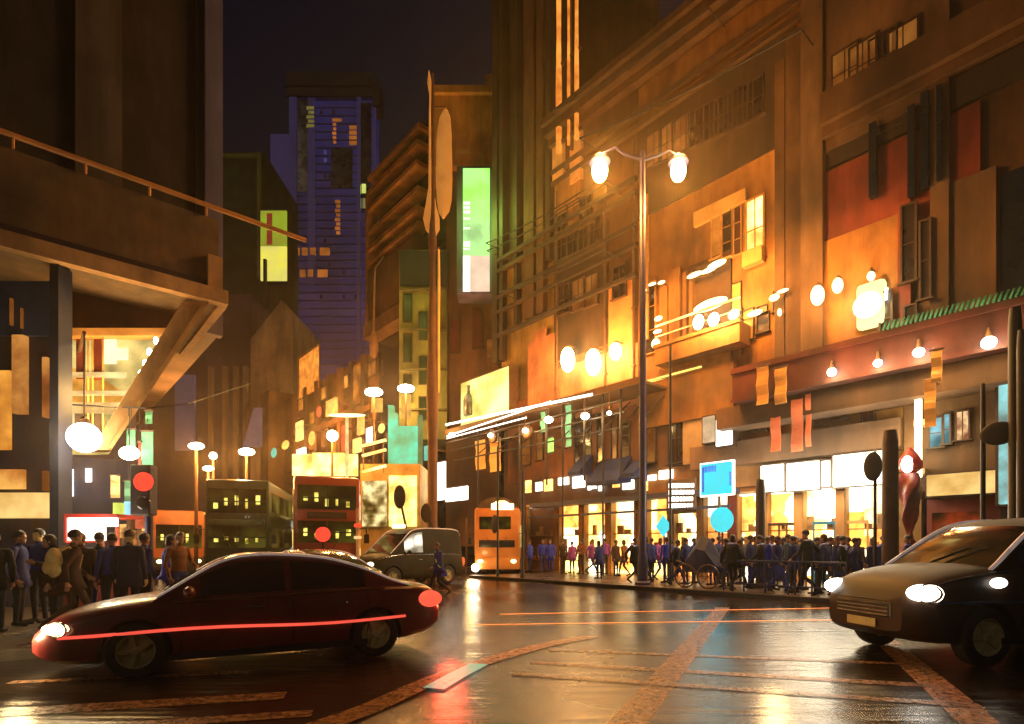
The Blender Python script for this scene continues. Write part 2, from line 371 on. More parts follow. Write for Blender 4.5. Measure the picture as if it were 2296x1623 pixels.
def stripe(pts, wd, mat, z=.004):
    pts = [Vector((p[0],p[1],0)) for p in pts]; mb = MB(); rings = []
    if len(pts) > 3:      # smooth the bend
        out = []
        for i in range(len(pts)-1):
            p0,p1,p2,p3 = pts[max(i-1,0)],pts[i],pts[i+1],pts[min(i+2,len(pts)-1)]
            for k in range(8):
                t = k/8; out.append(.5*((2*p1)+(p2-p0)*t+(2*p0-5*p1+4*p2-p3)*t*t+(3*p1-p0-3*p2+p3)*t**3))
        pts = out+[pts[-1]]
    for i, p in enumerate(pts):
        d = (pts[min(i+1,len(pts)-1)]-pts[max(i-1,0)]).normalized(); n = Vector((-d.y,d.x,0))*wd/2
        rings.append((p-n+Vector((0,0,z)), p+n+Vector((0,0,z))))
    vs = [(mb.bm.verts.new(q0), mb.bm.verts.new(q1)) for q0, q1 in rings]
    for q, r_ in zip(vs, vs[1:]): mb.bm.faces.new((q[0],q[1],r_[1],r_[0]))
    return struct(mb, 'marking_and_trail', mat)
stripe([G(1621,1362), G(1380,1655)], .34, pt_orange)
stripe([G(1934,1393), G(2235,1655)], .34, pt_orange)
def tline(a, b, n=2): A, B = G(*a), G(*b); return [A+(B-A)*i/n for i in range(n+1)]
stripe(tline((1230,1458),(2050,1490)), .16, pt_thin, .008)
stripe(tline((1190,1486),(2120,1540)), .20, pt_thin, .008)
stripe(tline((1150,1512),(2200,1585)), .17, pt_thin, .012)
stripe(tline((1050,1402),(2215,1386)), .085, trail_line, .012)  # glowing lines stand in for the light trails of passing cars
stripe(tline((1120,1378),(1960,1362)), .10, trail_line, .012)
A = [G(690,1640), G(830,1590), G(940,1540), G(1010,1512), G(1110,1478), G(1230,1446), G(1330,1428)]
stripe(A, .30, pt_orange, .016)
stripe([G(972,1548), G(1020,1520), G(1074,1492)], .26, glow_cyan, .024)  # cyan patch with a glow of its own put into the colour
stripe(tline((-40,1602),(640,1560)), .30, pt_thin, .008)
stripe(tline((-40,1650),(700,1600)), .22, pt_thin, .008)

stripe(tline((20,1532),(560,1508)), .16, pt_thin, .012)
# iron covers, drain grates and patched asphalt
iron_cover = M('cover_iron', (.035,.028,.022), .4, .4, 14, .3, metal=.6)
patch_m = M('asphalt_patch', (.006,.005,.004), .5, .4, 6, .2, grain=120)
T = 7.0
# ================================================================== corner block at the right (brown and red)
def root_s(name, s, label, cat, group=None, t=7.0): return thing(name, W(s, t, 0), label, cat, 0, group)
A = root_s('corner_building', -2.5, 'tall brown corner block with a red wall band above the red canopy', 'building')
sL, sR = fs(1806, T), -13.0
mb = MB(); mb.fbox(sL, sR, T, 20, 4.25, 30); mb.build('wall', wall_brown, A)
mb = MB(); panel(mb, 1803, -120, 1852, 905, T, .35); mb.build('pilaster', wall_tan, A)
mb = MB(); panel(mb, 1854, -200, 2132, 282-70, T, .22); mb.build('upper_panel', wall_tan, A)
zc = fz(1860, 290, T); mb = MB(); mb.fbox(fs(1853,T), sR, T-.7, T, zc-.1, zc+1.1); mb.fbox(fs(1853,T), sR, T-.45, T, zc-.5, zc-.12); mb.build('cornice', wall_brown, A)
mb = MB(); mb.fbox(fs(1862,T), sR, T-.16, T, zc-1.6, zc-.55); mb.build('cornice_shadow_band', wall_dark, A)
mb = MB(); mb.fbox(fs(1826,T), fs(2200,T), T-.14, T, 12.6, 16.4); mb.build('red_band', wall_red, A, label='red wall band across the brown facade')
mb = MB(); panel(mb, 1814, 560, 2016, 810, T, .18); mb.build('orange_wall_panel', wall_orange, A, label='orange lit wall panel')
mb = MB(); panel(mb, 2090, 95, 2132, 700, T, .3); mb.build('pilaster', wall_tan, A)
mb = MB(); panel(mb, 2136, 415, 2236, 700, T, .2); mb.build('tan_wall_panel', wall_tan, A)
mb = MB(); panel(mb, 2244, 395, 2420, 690, T, .1); mb.build('dark_or_shade_panel', navy_glass, A)  # navy panel paints the shaded end of the row
mb = MB(); panel(mb, 2017, 462, 2046, 742, T, .24); mb.build('red_pilaster', wall_red, A)
for (x0,y0,x1,y1) in ((1956,290,1972,446),(2042,252,2058,446),(2071,222,2088,428),(2106,206,2118,412)):
    f = MB(); panel(f, x0,y0,x1,y1, T, .42); f.build('dark_fin', navy_glass, A)
for (x0,y0,x1,y1) in ((2024,466,2052,628),(2066,500,2084,668),(2030,690,2052,745),(1976,660,1998,770)):
    window(A, x0,y0,x1,y1, T-.32, dark_glass, frame_dk, 1, 2)
window(A, 1962,222,2016,282, T, E('lit_dim_green', (.35,.42,.08), .16, .4, 1), frame_dk, 2, 1, label='dim green window with a bright yellow edge')
mb = MB(); panel(mb, 1954,226,1959,288, T, .2); mb.build('window_light_strip', lit_warm, A)
window(A, 1872,18,1912,170, T-.05, dark_glass, frame_dk, 1, 2)
# red canopy running along the block
mb = MB(); zt = fz(1900, 770, 5.0); zb = zt-1.25
mb.fbox(fs(1642,5.0), sR, 5.0, T, zb, zt); mb.fbox(fs(1642,5.0)+.05, sR, 4.9, 5.0, zt-.12, zt+.1); mb.fbox(fs(1642,5.0)+.05, sR, 4.92, 5.0, zb-.05, zb+.1)
mb.build('canopy', M('canopy_red',(.13,.02,.012),.6,.5,.6,.2), A, label='deep dark red canopy over the pavement')
mb = MB()
for i in range(40):
    s = fs(1980, 4.9) - i*.13
    mb.tube([W(s, 4.86, zt+.1), W(s-.07, 4.84, zt+.26), W(s-.1, 4.88, zt+.36)], .035, 5)
mb.build('canopy_cresting', M('green_cresting', (.05,.28,.16), .5, .5, 4), A, label='green cresting along the canopy edge')
zs = zb-1.0
mb = MB(); mb.fbox(fs(1642,T), sR, 5.6, T, zb-.9, zb-.02); mb.build('canopy_soffit', soffit_m, A)
mb = MB(); mb.fbox(fs(1640,T), fs(2028,T), T-.15, T, fz(1830,1028,T), zb-.92); mb.build('mezzanine_wall', wall_mustard, A)
mb = MB(); mb.fbox(fs(1560,T), fs(2028,T), T-.5, T-.152, fz(1830,1026,T), fz(1830,968,T)); mb.build('sign_fascia', wall_tan, A)
for (x0,y0,x1,y1) in ((1871,852,1898,940),(1935,908,1960,942),(1826,934,1844,952),(1733,960,1748,1000),(1700,905,1716,965),(1868,965,1876,966)):
    if y1-y0 > 5: window(A, x0,y0,x1,y1, T-.16, brown_glass, frame_dk, 1 if x1-x0<25 else 2, 1, .05)
# right wing of the block, beside the neon tube
mb = MB(); mb.fbox(fs(2032,T), fs(2246,T), T-.25, T, fz(2100,1100,T), zb-.92); mb.build('wing_wall', wall_tan, A)
cy_win = E('cyan_window', (.40,.85,.95), .75, .5, 1.4, col2=(.2,.45,.5))
window(A, 2086,940,2112,1002, T-.27, cy_win, frame_dk, 1, 2, .05, label='pale cyan lit window'); window(A, 2118,930,2130,995, T-.27, cy_win, frame_dk, 1, 2, .05, label='narrow pale cyan window')
window(A, 2146,925,2172,985, T-.27, E('fire_window', (1,.62,.3), .8, .7, 2.5, col2=(.5,.12,.04)), frame_dk, 2, 1, .05, label='orange lit window')
mb = MB(); mb.fbox(fs(2246,T), sR, T-.25, T, 0, zb-.92); mb.build('dark_wall', wall_dark, A)
# ground floor shops of the corner block: open bays 3 m deep
def shop_bay(root, x0, x1, ztop, glow, depth=.42, t=T):
    s0, s1 = sorted((fs(x0,t), fs(x1,t)))
    b = MB(); b.fbox(s0, s1, t+depth, t+depth+.1, .13, ztop); b.build('lit_display', glow, root)
    b = MB(); b.fbox(s0-.02, s0+.12, t, t+depth, .13, ztop); b.fbox(s1-.12, s1+.02, t, t+depth, .13, ztop); b.build('side_wall', wall_mustard, root)
    b = MB(); b.fbox(s0, s1, t, t+depth+.1, ztop, ztop+.12); b.build('shop_ceiling', trim_cream, root)
    n = max(1, int((s1-s0)/1.1))
    b = MB()
    for i in range(n):
        c_ = s0+(s1-s0)*(i+.5)/n; b.fbox(c_-.4, c_+.4, t+.06, t+depth-.06, ztop-.06, ztop-.015)
    b.build('ceiling_light', lit_white, root)
    b = MB()
    for k in range(3):
        z = .75+.75*k; b.fbox(s0+.15, s1-.15, t+depth-.22, t+depth-.02, z, z+.05)
    rng = random.Random(int(x0*7)); x = s0+.2
    while x < s1-.4:
        wd = rng.uniform(.12,.4); k = rng.randrange(3); z = .80+.75*k
        if rng.random() < .75: b.fbox(x, x+wd, t+depth-.2, t+depth-.06, z, z+rng.uniform(.15,.55))
        x += wd*rng.uniform(.5,1.1)
    b.build('stocked_shelf', M('shop_goods', (.30,.12,.03), .6, .7, 2.2, 0, col2=(.5,.3,.1)), root)
zsh = fz(1830,1096,T)
for x0, x1, g in ((1648,1706,shop_glow_b),(1714,1786,shop_glow),(1794,1880,shop_glow),(1888,1985,shop_glow)): shop_bay(A, x0, x1, zsh, g)
for x in (1644,1710,1790,1884,1990):
    b = MB(); c_ = fs(x,T); b.fbox(c_-.16, c_+.16, T-.06, T+.3, .13, zsh+.14); b.build('shop_pier', wall_orange if x != 1644 else wall_red, A)
for x, m_ in ((1740,frame_dk),(1765,frame_dk),(1845,M('teal_door',(.02,.13,.2),.4,.4,2)),(1917,frame_or)):      # shop doors standing open
    c_ = fs(x,T); pass
    b = MB(); b.fbox(c_-.42, c_-.36, T+.1, T+.16, .13, 2.6); b.fbox(c_+.36, c_+.42, T+.1, T+.16, .13, 2.6); b.fbox(c_-.36, c_+.36, T+.1, T+.16, 2.48, 2.6); b.fbox(c_-.36, c_+.36, T+.1, T+.16, .13, .5); b.fbox(c_-.36,c_+.36,T+.1,T+.16,1.1,1.16)
    do = b.build('door', m_, A); b = MB(); b.tube([W(c_+.3,T+.04,1.0), W(c_+.3,T+.04,1.5)], .025, 6); b.build('door_handle', trim_cream, do)
mb = MB(); mb.fbox(fs(1994,T), fs(2066,T), T, T+.4, .13, zb-.92); mb.build('ground_wall', wall_mustard, A)
mb = MB(); mb.fbox(fs(2080,T), fs(2246,T), T-.1, T+.3, .13, fz(2160,1106,T)); mb.build('shopfront_panel', wall_red, A, label='dark red shopfront under the cream sign')
b = MB(); panel(b, 2090,1150,2200,1215, T-.12, .03); b.build('shopfront_window', E('red_window_glow', (1,.10,.02), .28, .8, .9, col2=(.10,.06,.01)), A)
# ================================================================== the orange block with balcony
B = root_s('orange_building', 8, 'bright orange lit block with a balcony, behind the blue street lamp', 'building')
zr = 26.4
sB0, sB1 = fs(1806,T)+.02, fs(1432,T)
mb = MB(); mb.fbox(sB0, sB1, T, 19, 4.25, zr); mb.build('wall', wall_orange, B)
def cornice(root, s0, s1, z, m1):
    mb = MB(); mb.fbox(s0, s1, T-.9, T+.02, z-.55, z+.25); mb.fbox(s0, s1, T-1.15, T-.9, z-.05, z+.3); mb.fbox(s0, s1, T-.5, T, z-1.0, z-.57); mb.build('cornice', m1, root)
    mb = MB(); mb.fbox(s0, s1, T-.28, T, z-2.6, z-2.3); mb.fbox(s0, s1, T-.28, T, z-3.25, z-3.0); mb.build('string_course', brown_iron, root)
cornice(B, sB0, sB1, zr, wall_brown)
mb = MB(); mb.fbox(sB0+.4, sB1, T-.1, T, 18.5, zr-3.3); mb.build('attic_band', wall_dark, B)
mb = MB(); panel(mb, 1742,150,1764,860, T, .22); panel(mb, 1768,90,1802,880, T, .3); mb.build('drainpipe_shaft', wall_brown, B)
mb = MB(); panel(mb, 1448,440,1456,760, T, .12); mb.build('downpipe', frame_or, B)
# lit gable and tall windows of the top floor
mb = MB(); 
s0, s1 = fs(1560,T), fs(1676,T)
mb.prism([W(s0,T-.2,fz(1560,480,T)), W(s1,T-.2,fz(1676,425,T)), W(s1,T-.2,fz(1676,452,T)), W(s0,T-.2,fz(1560,512,T))], D2*.2); mb.build('lit_gable', M('gable_paint',(.62,.33,.09),.7,.25,1), B)
for (x0,y0,x1,y1,g) in ((1598,490,1616,575,frame_or),(1622,478,1640,575,dark_glass),(1648,466,1662,570,brown_glass)):
    window(B, x0,y0,x1,y1, T, M('ochre_blind',(.45,.25,.08),.7,.3,2) if g is frame_or else g, frame_or, 1, 3, .06)
window(B, 1676,455,1712,575, T, lit_yellow, frame_or, 2, 2, .08, label='brightest yellow window of the top floor')
mb = MB(); panel(mb, 1672,572,1716,588, T, .35); mb.build('window_ledge', MATS['gable_paint'], B)
window(B, 1700,706,1724,742, T, brown_glass, frame_dk, 1, 1, .04); window(B, 1736,655,1764,692, T, brown_glass, frame_dk, 1, 1, .04); window(B, 1700,690,1720,700, T, brown_glass, frame_dk, 1, 1, .03)
window(B, 1640,640,1662,700, T, M('amber_blind',(.5,.26,.07),.7,.3,2), frame_dk, 1, 1, .04)
window(B, 1664,700,1690,760, T, MATS['amber_blind'], frame_dk, 1, 1, .04)
window(B, 1448,640,1470,790, T, dark_glass, frame_or, 1, 3, .05)
# loggia with its shade painted as a flat dark panel, columns, balcony
mb = MB(); panel(mb, 1528,606,1640,745, T, .04); mb.build('loggia_shade_panel', M('loggia_shade_brown',(.10,.045,.015),.8,.4,.8), B)
for x0,x1,y0 in ((1486,1503,650),(1507,1531,612),(1538,1546,616),(1552,1560,616)):
    b = MB(); panel(b, x0,y0,x1,770, T, .3); b.build('column', wall_orange, B)
zf = fz(1570,745,6.0); zf2 = fz(1570,790,6.0)
sb0, sb1 = fs(1658,6.0), fs(1468,6.0)
mb = MB(); mb.fbox(sb0, sb1, 6.0, T, zf2, zf); mb.fbox(sb0-.05, sb1+.05, 5.92, 6.0, zf-.1, zf+.06); bal = mb.build('balcony', wall_orange, B)
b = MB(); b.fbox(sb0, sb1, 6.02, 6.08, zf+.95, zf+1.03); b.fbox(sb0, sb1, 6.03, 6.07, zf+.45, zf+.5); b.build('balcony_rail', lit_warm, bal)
mb = MB(); s0,s1,z1,z0 = rect(1500,800,1640,868,T); mb.fbox(s0,s1,T-.06,T,z0,z1-.2); mb.build('arch_shade_panel', M('arch_shade_brown',(.07,.03,.012),.8,.4,.8), B)  # flat dark panel paints the shade inside the arch
mb = MB()
for i in range(9):
    x = 1544+i*11; panel(mb, x, 776, x+5.5, 838, T-.07, .08)
mb.build('pink_blind', M('pink_blind',(.62,.30,.20),.7,.3,1.5), B)
mb = MB(); panel(mb, 1478,806,1640,812, T-.1, .12); panel(mb, 1478,830,1640,836, T-.1, .12); mb.build('loggia_rail', frame_or, B)
mb = MB(); panel(mb, 1640,440,1641.5,800, T-.02, .1); panel(mb,1664,690,1666,795,T-.02,.1); mb.build('conduit', dark_iron, B)
mb = MB(); panel(mb, 1436,868,1652,925, T-.1, .3); mb.build('lower_band', wall_orange, B)
mb = MB(); panel(mb, 1440,935,1566,1040, T-.02, .1); mb.build('mezzanine_wall', wall_brown, B)
window(B, 1452,955,1470,1035, T-.12, lit_dim, frame_dk, 1, 2, .05); window(B, 1500,930,1535,1035, T-.12, dark_glass, frame_dk, 2, 2, .05)
mb = MB(); panel(mb, 1536,900,1600,1035, T-.1, .2); mb.build('tan_panel', M('sand_plaster',(.45,.29,.14),.8,.4,.8), B)
# ================================================================== the brown block under the long canopy
Cb = root_s('brown_building', 15, 'dark brown block with ledges above the long canopy with three oval lamps', 'building')
sC0, sC1 = sB1+.02, fs(1242,T)
mb = MB(); mb.fbox(sC0, sC1, T, 19, 4.25, zr+.02); mb.build('wall', wall_brown, Cb)
cornice(Cb, sC0, sC1, zr+.04, wall_brown)
for zy, dd in ((20.6,.3),(19.9,.3),(18.2,.26),(17.2,.26),(15.6,.3)):
    b = MB(); b.fbox(sC0, fs(1120,T), T-dd, T-.003, zy, zy+.22); b.build('ledge', wall_dark, Cb)
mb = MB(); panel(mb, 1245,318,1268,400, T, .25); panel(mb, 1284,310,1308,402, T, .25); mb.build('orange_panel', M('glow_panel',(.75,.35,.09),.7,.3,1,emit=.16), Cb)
mb = MB(); panel(mb, 1248,404,1306,455, T, .15); mb.build('orange_panel', wall_orange, Cb)
mb = MB(); panel(mb, 1245,560,1365,770, T-.03, .05); mb.build('dark_facade_panel', wall_dark, Cb)
mb = MB(); panel(mb, 1366,640,1420,830, T-.03, .06); mb.build('salmon_facade_panel', M('salmon_glow',(.6,.25,.09),.8,.35,.6), Cb)
mb = MB(); panel(mb, 1186,770,1245,905, T-.03, .10); panel(mb, 1200,745,1226,775, T-.03, .09); mb.build('salmon_sign_wall', salmon, Cb)
mb = MB(); panel(mb, 1246,830,1432,905, T-.03, .07); mb.build('salmon_facade_panel', salmon, Cb)
mb = MB(); panel(mb, 1140,905,1436,1045, T-.02, .05); mb.build('mezzanine_wall', M('rust_render',(.25,.09,.03),.8,.5,.6,.2), Cb)
for (x0,y0,x1,y1,g) in ((1290,900,1326,1040,dark_glass),(1340,930,1352,1035,dark_glass),(1372,930,1384,1030,brown_glass),(1395,950,1412,1030,dark_glass),(1205,965,1218,1030,lit_dim),(1172,980,1190,1040,lit_dim)):
    window(Cb, x0,y0,x1,y1, T-.06, g, frame_dk, 1, 3, .06)
# long light canopy with struts
zc1 = fz(1200,915,4.6); scA, scB = fs(1440,4.6), fs(1000,4.6)
can = root_s('canopy', (scA+scB)/2, 'long thin iron canopy lined with white tubes, left of the blue lamp post', 'canopy', t=5.6)
mb = MB(); mb.fbox(scA, scB, 4.6, T-.15, zc1-.12, zc1); mb.fbox(scA, scB, 4.5, 4.6, zc1-.2, zc1+.14); mb.build('roof', brown_iron, can)
mb = MB()
for k, (dz, tt) in enumerate(((-.75,4.55),(-1.25,4.9),(-1.9,5.2))): mb.tube([W(scA+1.2,tt,zc1+dz), W(scB,tt,zc1+dz)], .05, 6)
mb.build('tie_rail', dark_iron, can)
for i, x in enumerate((1072,1118,1165,1226,1262,1310,1352,1392,1436)):
    s_ = fs(x,4.7); b = MB(); zz = .14 if i % 2 == 0 else 5.0
    b.tube([W(s_,4.7,zc1-.1), W(s_,4.7,zz)], [.06,.05], 8); b.tube([W(s_,4.7,zc1-1.9), W(s_,6.9,zc1-.2)], .04, 6); b.build('post' if i%2==0 else 'hanger', dark_iron, can)
for x0,y0,x1,y1,r_ in ((1000,952,1328,884,.07),(1002,978,1235,900,.045),(1002,983,1180,936,.04)):
    b = MB(); b.tube([W(fs(x0,4.48),4.48,fz(x0,y0,4.48)), W(fs(x1,4.48),4.48,fz(x1,y1,4.48))], r_, 8); b.build('light_tube', lit_white, can)
# ground floor shops
zsh2 = 4.1
for rt, x0, x1, g in ((B,1446,1500,shop_glow),(B,1506,1566,shop_glow_b),(B,1572,1636,shop_glow_b),(Cb,1250,1300,shop_glow),(Cb,1306,1360,shop_glow),(Cb,1366,1425,shop_glow),(Cb,1180,1244,shop_glow_b)): shop_bay(rt, x0, x1, zsh2, g)
for x in (1176,1247,1303,1363,1435,1503,1569,1640):
    b = MB(); c_ = fs(x,T)+(.0 if x != 1435 else .0); b.fbox(c_-.13, c_+.13, T-.05, T+.35, .13, zsh2+.16); b.build('shop_pier', wall_orange if x%2 else wall_brown, Cb if x < 1435 else B)
b = MB(); b.fbox(fs(1640,6.2), fs(1190,6.2), 6.1, 6.95, 3.95, 4.2); b.fbox(fs(1640,6.2), fs(1190,6.2), 6.05, 6.12, 3.3, 3.42); b.build('shop_canopy_beam', M('slate_paint',(.05,.05,.09),.6,.4,2), Cb)
for x0,x1,y0,y1 in ((1203,1216,1082,1100),(1254,1276,1072,1086),(1286,1312,1070,1092),(1330,1338,1078,1095),(1455,1472,1066,1076),(1480,1510,1056,1072)):
    b = MB(); panel(b, x0,y0,x1,y1,T-.1,.1); b.build('transom_light', lit_white, Cb if x0 < 1435 else B)
# ================================================================== slim dark tower and the camera-side blocks further down the street
Dt = root_s('slim_tower', 20.8, 'slim dark brown tower of vertical fins, right of the green sign', 'building')
sD0, sD1 = sC1+.02, fs(1120,T)
mb = MB(); mb.fbox(sD0, sD1, T+.4, 18, 4.25, 52); mb.build('wall', M('tower_brown',(.075,.04,.02),.8,.5,.4,.25,stretch=(1,1,.2),col2=(.14,.07,.03)), Dt)
for x, w_, d_ in ((1114,.5,.5),(1128,.35,.6),(1160,.3,.8),(1190,.9,.7),(1215,.6,.6),(1233,.4,.6)):
    c_ = fs(x,T); b = MB(); b.fbox(c_-w_/2, c_+w_/2, T-.2, T+.4, 14 if x<1150 else 16+x%5, 52); b.build('fin', wall_brown if x in (1190,1215) else wall_dark, Dt)
mb = MB(); mb.fbox(sD0, sD1, T+.2, T+.4, 9.6, 20); mb.build('lit_lower_wall', M('lime_orange',(.40,.24,.05),.8,.5,.4,.2), Dt)
mb = MB(); mb.fbox(sD0, sD1, T+.25, 18, .13, 4.25); mb.build('ground_wall', wall_brown, Dt)
# neon mast on the roof edge: three tall amber tubes
nm = root_s('neon_mast', fs(1275,T), 'three tall amber neon tubes rising from the brown block roof corner', 'neon sign', t=6.4)
for x, r_ in ((1253,.17),(1275,.09),(1293,.13)):
    s_ = fs(x,6.3); b = MB(); b.tube([W(s_,6.3,24.5), W(s_,6.3,28), W(s_,6.3,31), W(s_,6.3,38)], [r_,r_*1.1,r_*.8,r_], 10); b.build('neon_tube', lit_flame, nm)
b = MB(); 
for z in (25, 29.5, 34): b.fbox(fs(1300,6.3), fs(1246,6.3), 6.3, 6.5, z, z+.12)
b.fbox(fs(1276,6.3)-.08, fs(1276,6.3)+.08, 6.42, 6.6, 24.3, 38); b.build('mast_frame', brown_iron, nm)
# block with the billboard head, square to the crossing
Yb = 41.0
Eb = thing('billboard_building', (P(1040,1225,Yb).x, Yb+3, 0), 'orange brown block with square head above the green sign', 'building')
def prect(mb, x0,y0,x1,y1,Y,d, mi=0):      # upright rectangle square to Y, d deep behind it
    a, b_ = P(x0,y0,Y), P(x1,y1,Y); mb.wbox(a.x, b_.x, Y, Y+d, a.z, b_.z, mi); return mb
mb = MB(); prect(mb, 1000,360,1118,1225,Yb+.6,9); mb.build('wall', wall_brown, Eb)
mb = MB(); prect(mb, 966,196,1117,372,Yb,8); prect(mb, 962,190,1121,206,Yb-.3,8.6); prect(mb,1088,165,1120,192,Yb+1,3); mb.build('head', wall_orange, Eb)
mb = MB(); prect(mb, 895,560,1002,985,Yb+.3,8); mb.build('green_wing', olive_wall, Eb, label='wing washed in green light')
for (x0,y0,x1,y1) in ((1010,715,1030,790),(1060,690,1080,780),(1092,760,1104,800)):
    f = MB(); prect(f, x0-2,y0-2,x1+2,y1+2,Yb+.5,.2); fo = f.build('window', frame_dk, Eb); p = MB(); prect(p, x0,y0,x1,y1,Yb+.45,.2); p.build('pane', lit_dim if x0>1085 else brown_glass, fo)
gs = thing('green_lightbox', P(1068,660,Yb-1.3), 'tall glowing green and white lightbox sign on the brown block', 'sign')
mb = MB(); prect(mb, 1024,372,1104,658,Yb-2.2,1.6); mb.build('housing', purple_dk, gs)
mb = MB(); prect(mb, 1038,377,1098,540,Yb-2.26,.05); prect(mb, 1038,540,1098,572,Yb-2.26,.05); mb.build('green_face', lit_green, gs)
mb = MB(); prect(mb, 1038,573,1054,653,Yb-2.26,.05); mb.build('white_face', E('cool_white',(1,.95,.8),1.6,.15,1), gs)
mb = MB(); prect(mb, 1054,573,1098,653,Yb-2.262,.05); mb.build('pink_face', E('peach_face',(1,.72,.50),1.0,.15,1), gs)
mb = MB()
for i,y in enumerate((452,462,472,488,510,541,546,556)):
    for k in range(3): prect(mb, 1040+k*5, y, 1043.5+k*5, y+(6 if i not in (3,4,7) else 3), Yb-2.3,.03)
mb.build('glyph_strokes', E('glyph_white',(.85,1,.75),2.2,.1,2), gs)
# ledged dark block
Gb = root_s('ledged_building', 37, 'dark block with rising orange ledges, left of the tall brown mast', 'building')
sG0, sG1 = fs(958,T), fs(842,T)
mb = MB(); mb.fbox(sG0, sG1, T+.3, 16, .13, 36); mb.build('wall', navy_glass, Gb)
for z0, h, d in ((34.6,.35,.8),(33.2,.4,.9),(31.6,.35,1.0),(29.6,.35,.9),(28.0,.4,1.0),(26.9,.3,.9)):
    b = MB(); b.fbox(sG0, sG1, T-d, T+.3, z0, z0+h); b.build('ledge', wall_orange, Gb)
mb = MB(); mb.fbox(sG0, sG1, T-.9, T+.3, 21.8, 26.2); mb.fbox(sG0, sG1, T-1.2, T+.2, 20.2, 21.4); mb.build('ledge_block', wall_brown, Gb)
mb = MB(); mb.fbox(sG1-.4, sG1, T-1, T, 21, 33); mb.build('corner_post', wall_orange, Gb)
window(Gb, 868,685,892,735, T+.28, E('blue_window',(.10,.09,.5),.22,.3,.8), frame_dk, 1, 2)
window(Gb, 850,560,866,600, T+.28, brown_glass, frame_dk, 1, 2)
# far brown blocks down the street
Hb = root_s('far_block', 62, 'olive brown far block behind the buses with a glowing amber wall patch', 'building')
mb = MB(); mb.fbox(sG1+.1, fs(640,T), T, 20, .13, 19.5); mb.build('wall', M('far_wall',(.13,.065,.03),.85,.5,.25,.2,stretch=(1,1,.3),col2=(.22,.11,.05)), Hb)
mb = MB(); mb.fbox(fs(640,T), fs(566,T), T-2, 20, .13, 20.5); mb.build('gable_wing', M('far_wing',(.20,.12,.05),.85,.4,.25,.2), Hb)
for (x0,y0,x1,y1,g) in ((672,805,715,870,lit_flame),(786,830,812,890,E('far_amber2',(1,.36,.05),.5,.6,.6,col2=(.6,.2,.03)))):
    f = MB(); panel(f, x0-1,y0-2,x1+1,y1+2,T,.2); fo = f.build('window', frame_or, Hb); p = MB(); panel(p, x0,y0,x1,y1,T-.2,.05); p.build('pane', g, fo)
for z in (9,10.4,14): 
    b = MB(); b.fbox(sG1, fs(650,T), T-.6, T, z, z+.5); b.build('ledge', wall_brown, Hb)
b = MB(); b.fbox(fs(955,T+.2), fs(660,T), T-.3, T, .5, 6.5); b.build('lit_shopfront', far_glow, Hb)

# sash windows of the upper floors
for rt, xs, ys_ in ((Cb,(1262,1288,1312,1336),(520,)),(Cb,(1262,1290,1318),(470,)),(B,(1470,1500,1530,1562,1594,1626,1658,1692),(300,)),(A,(1900,1940,1985,2030),(120,)),(Cb,(1268,1300,1330,1392),(640,))):
    for x in xs:
        y = ys_[0] - (x-xs[0])*{520:.50,470:.55,300:.52,120:.40,640:.34}[ys_[0]]
        tt = T-.11 if rt is B else (T-.24 if rt is A else T-.09)
        s_c = fs(x,T); z_ = fz(x,y,T)
        window_sz(rt, s_c-.42, s_c+.42, z_-1.7, z_, tt, dark_glass if (x//2)%5 else lit_dim, frame_dk, 2, 2, .06)
# downpipes and vents on the long wall
for x in (1252,1360,1424):
    b = MB(); s_c = fs(x,T); b.tube([W(s_c,T-.14,10), W(s_c,T-.14,22.8)], .07, 8)
    for z in (11,14,17,20): b.fbox(s_c-.12, s_c+.12, T-.2, T-.003, z, z+.08)
    b.build('downpipe', brown_iron, Cb)
# extra transom lights above the shops
for x0,x1,y0,y1 in ((1180,1192,1078,1104),(1222,1240,1076,1100),(1320,1327,1082,1098),(1344,1352,1080,1100),(1376,1390,1074,1092),(1398,1422,1078,1096),(1448,1453,1080,1100)):
    b = MB(); panel(b, x0,y0,x1,y1,T-.1,.1); b.build('transom_light', lit_warm if x0%3 else lit_white, Cb if x0 < 1435 else B)

# ribs and dim windows of the far block
for x in (664,690,716,742,768,794,822):
    b = MB(); c_ = fs(x,T); b.fbox(c_-.35,c_+.35,T-.45,T,.13,19.5); b.build('rib', wall_dark if x%4 else wall_brown, Hb)
for r_ in range(4):
    for x in (677,703,729,755,781,808,834):
        c_ = fs(x,T); z = 11+r_*2.1; 
        if (x*3+r_*5)%4 == 0: continue
        window_sz(Hb, c_-.9, c_+.9, z, z+1.3, T, [lit_dim,brown_glass,dark_glass,lit_amber][(x+r_*2)%4], frame_dk, 2, 1, .1)

# details on the green washed wing
b = MB(); prect(b, 897,562,1001,640,Yb+.18,.1); b.build('dark_upper_wall', M('wing_dark',(.015,.03,.03),.8,.5,.4,.25), Eb)
for (x0,y0,x1,y1) in ((905,660,922,720),(905,750,922,810),(905,840,922,900),(940,700,956,760),(940,800,956,860),(940,890,956,940)):
    f = MB(); prect(f, x0-2,y0-2,x1+2,y1+2,Yb+.16,.12); fo = f.build('window', frame_dk, Eb); p = MB(); prect(p, x0,y0,x1,y1,Yb+.12,.1); p.build('pane', E('wing_pane',(.35,.5,.08),.10,.8,.7), fo)
for y in (645,735,825,915): b = MB(); prect(b, 896,y,1001,y+4,Yb+.02,.26); b.build('ledge', M('wing_ledge',(.10,.10,.03),.8,.4,1,.2), Eb)
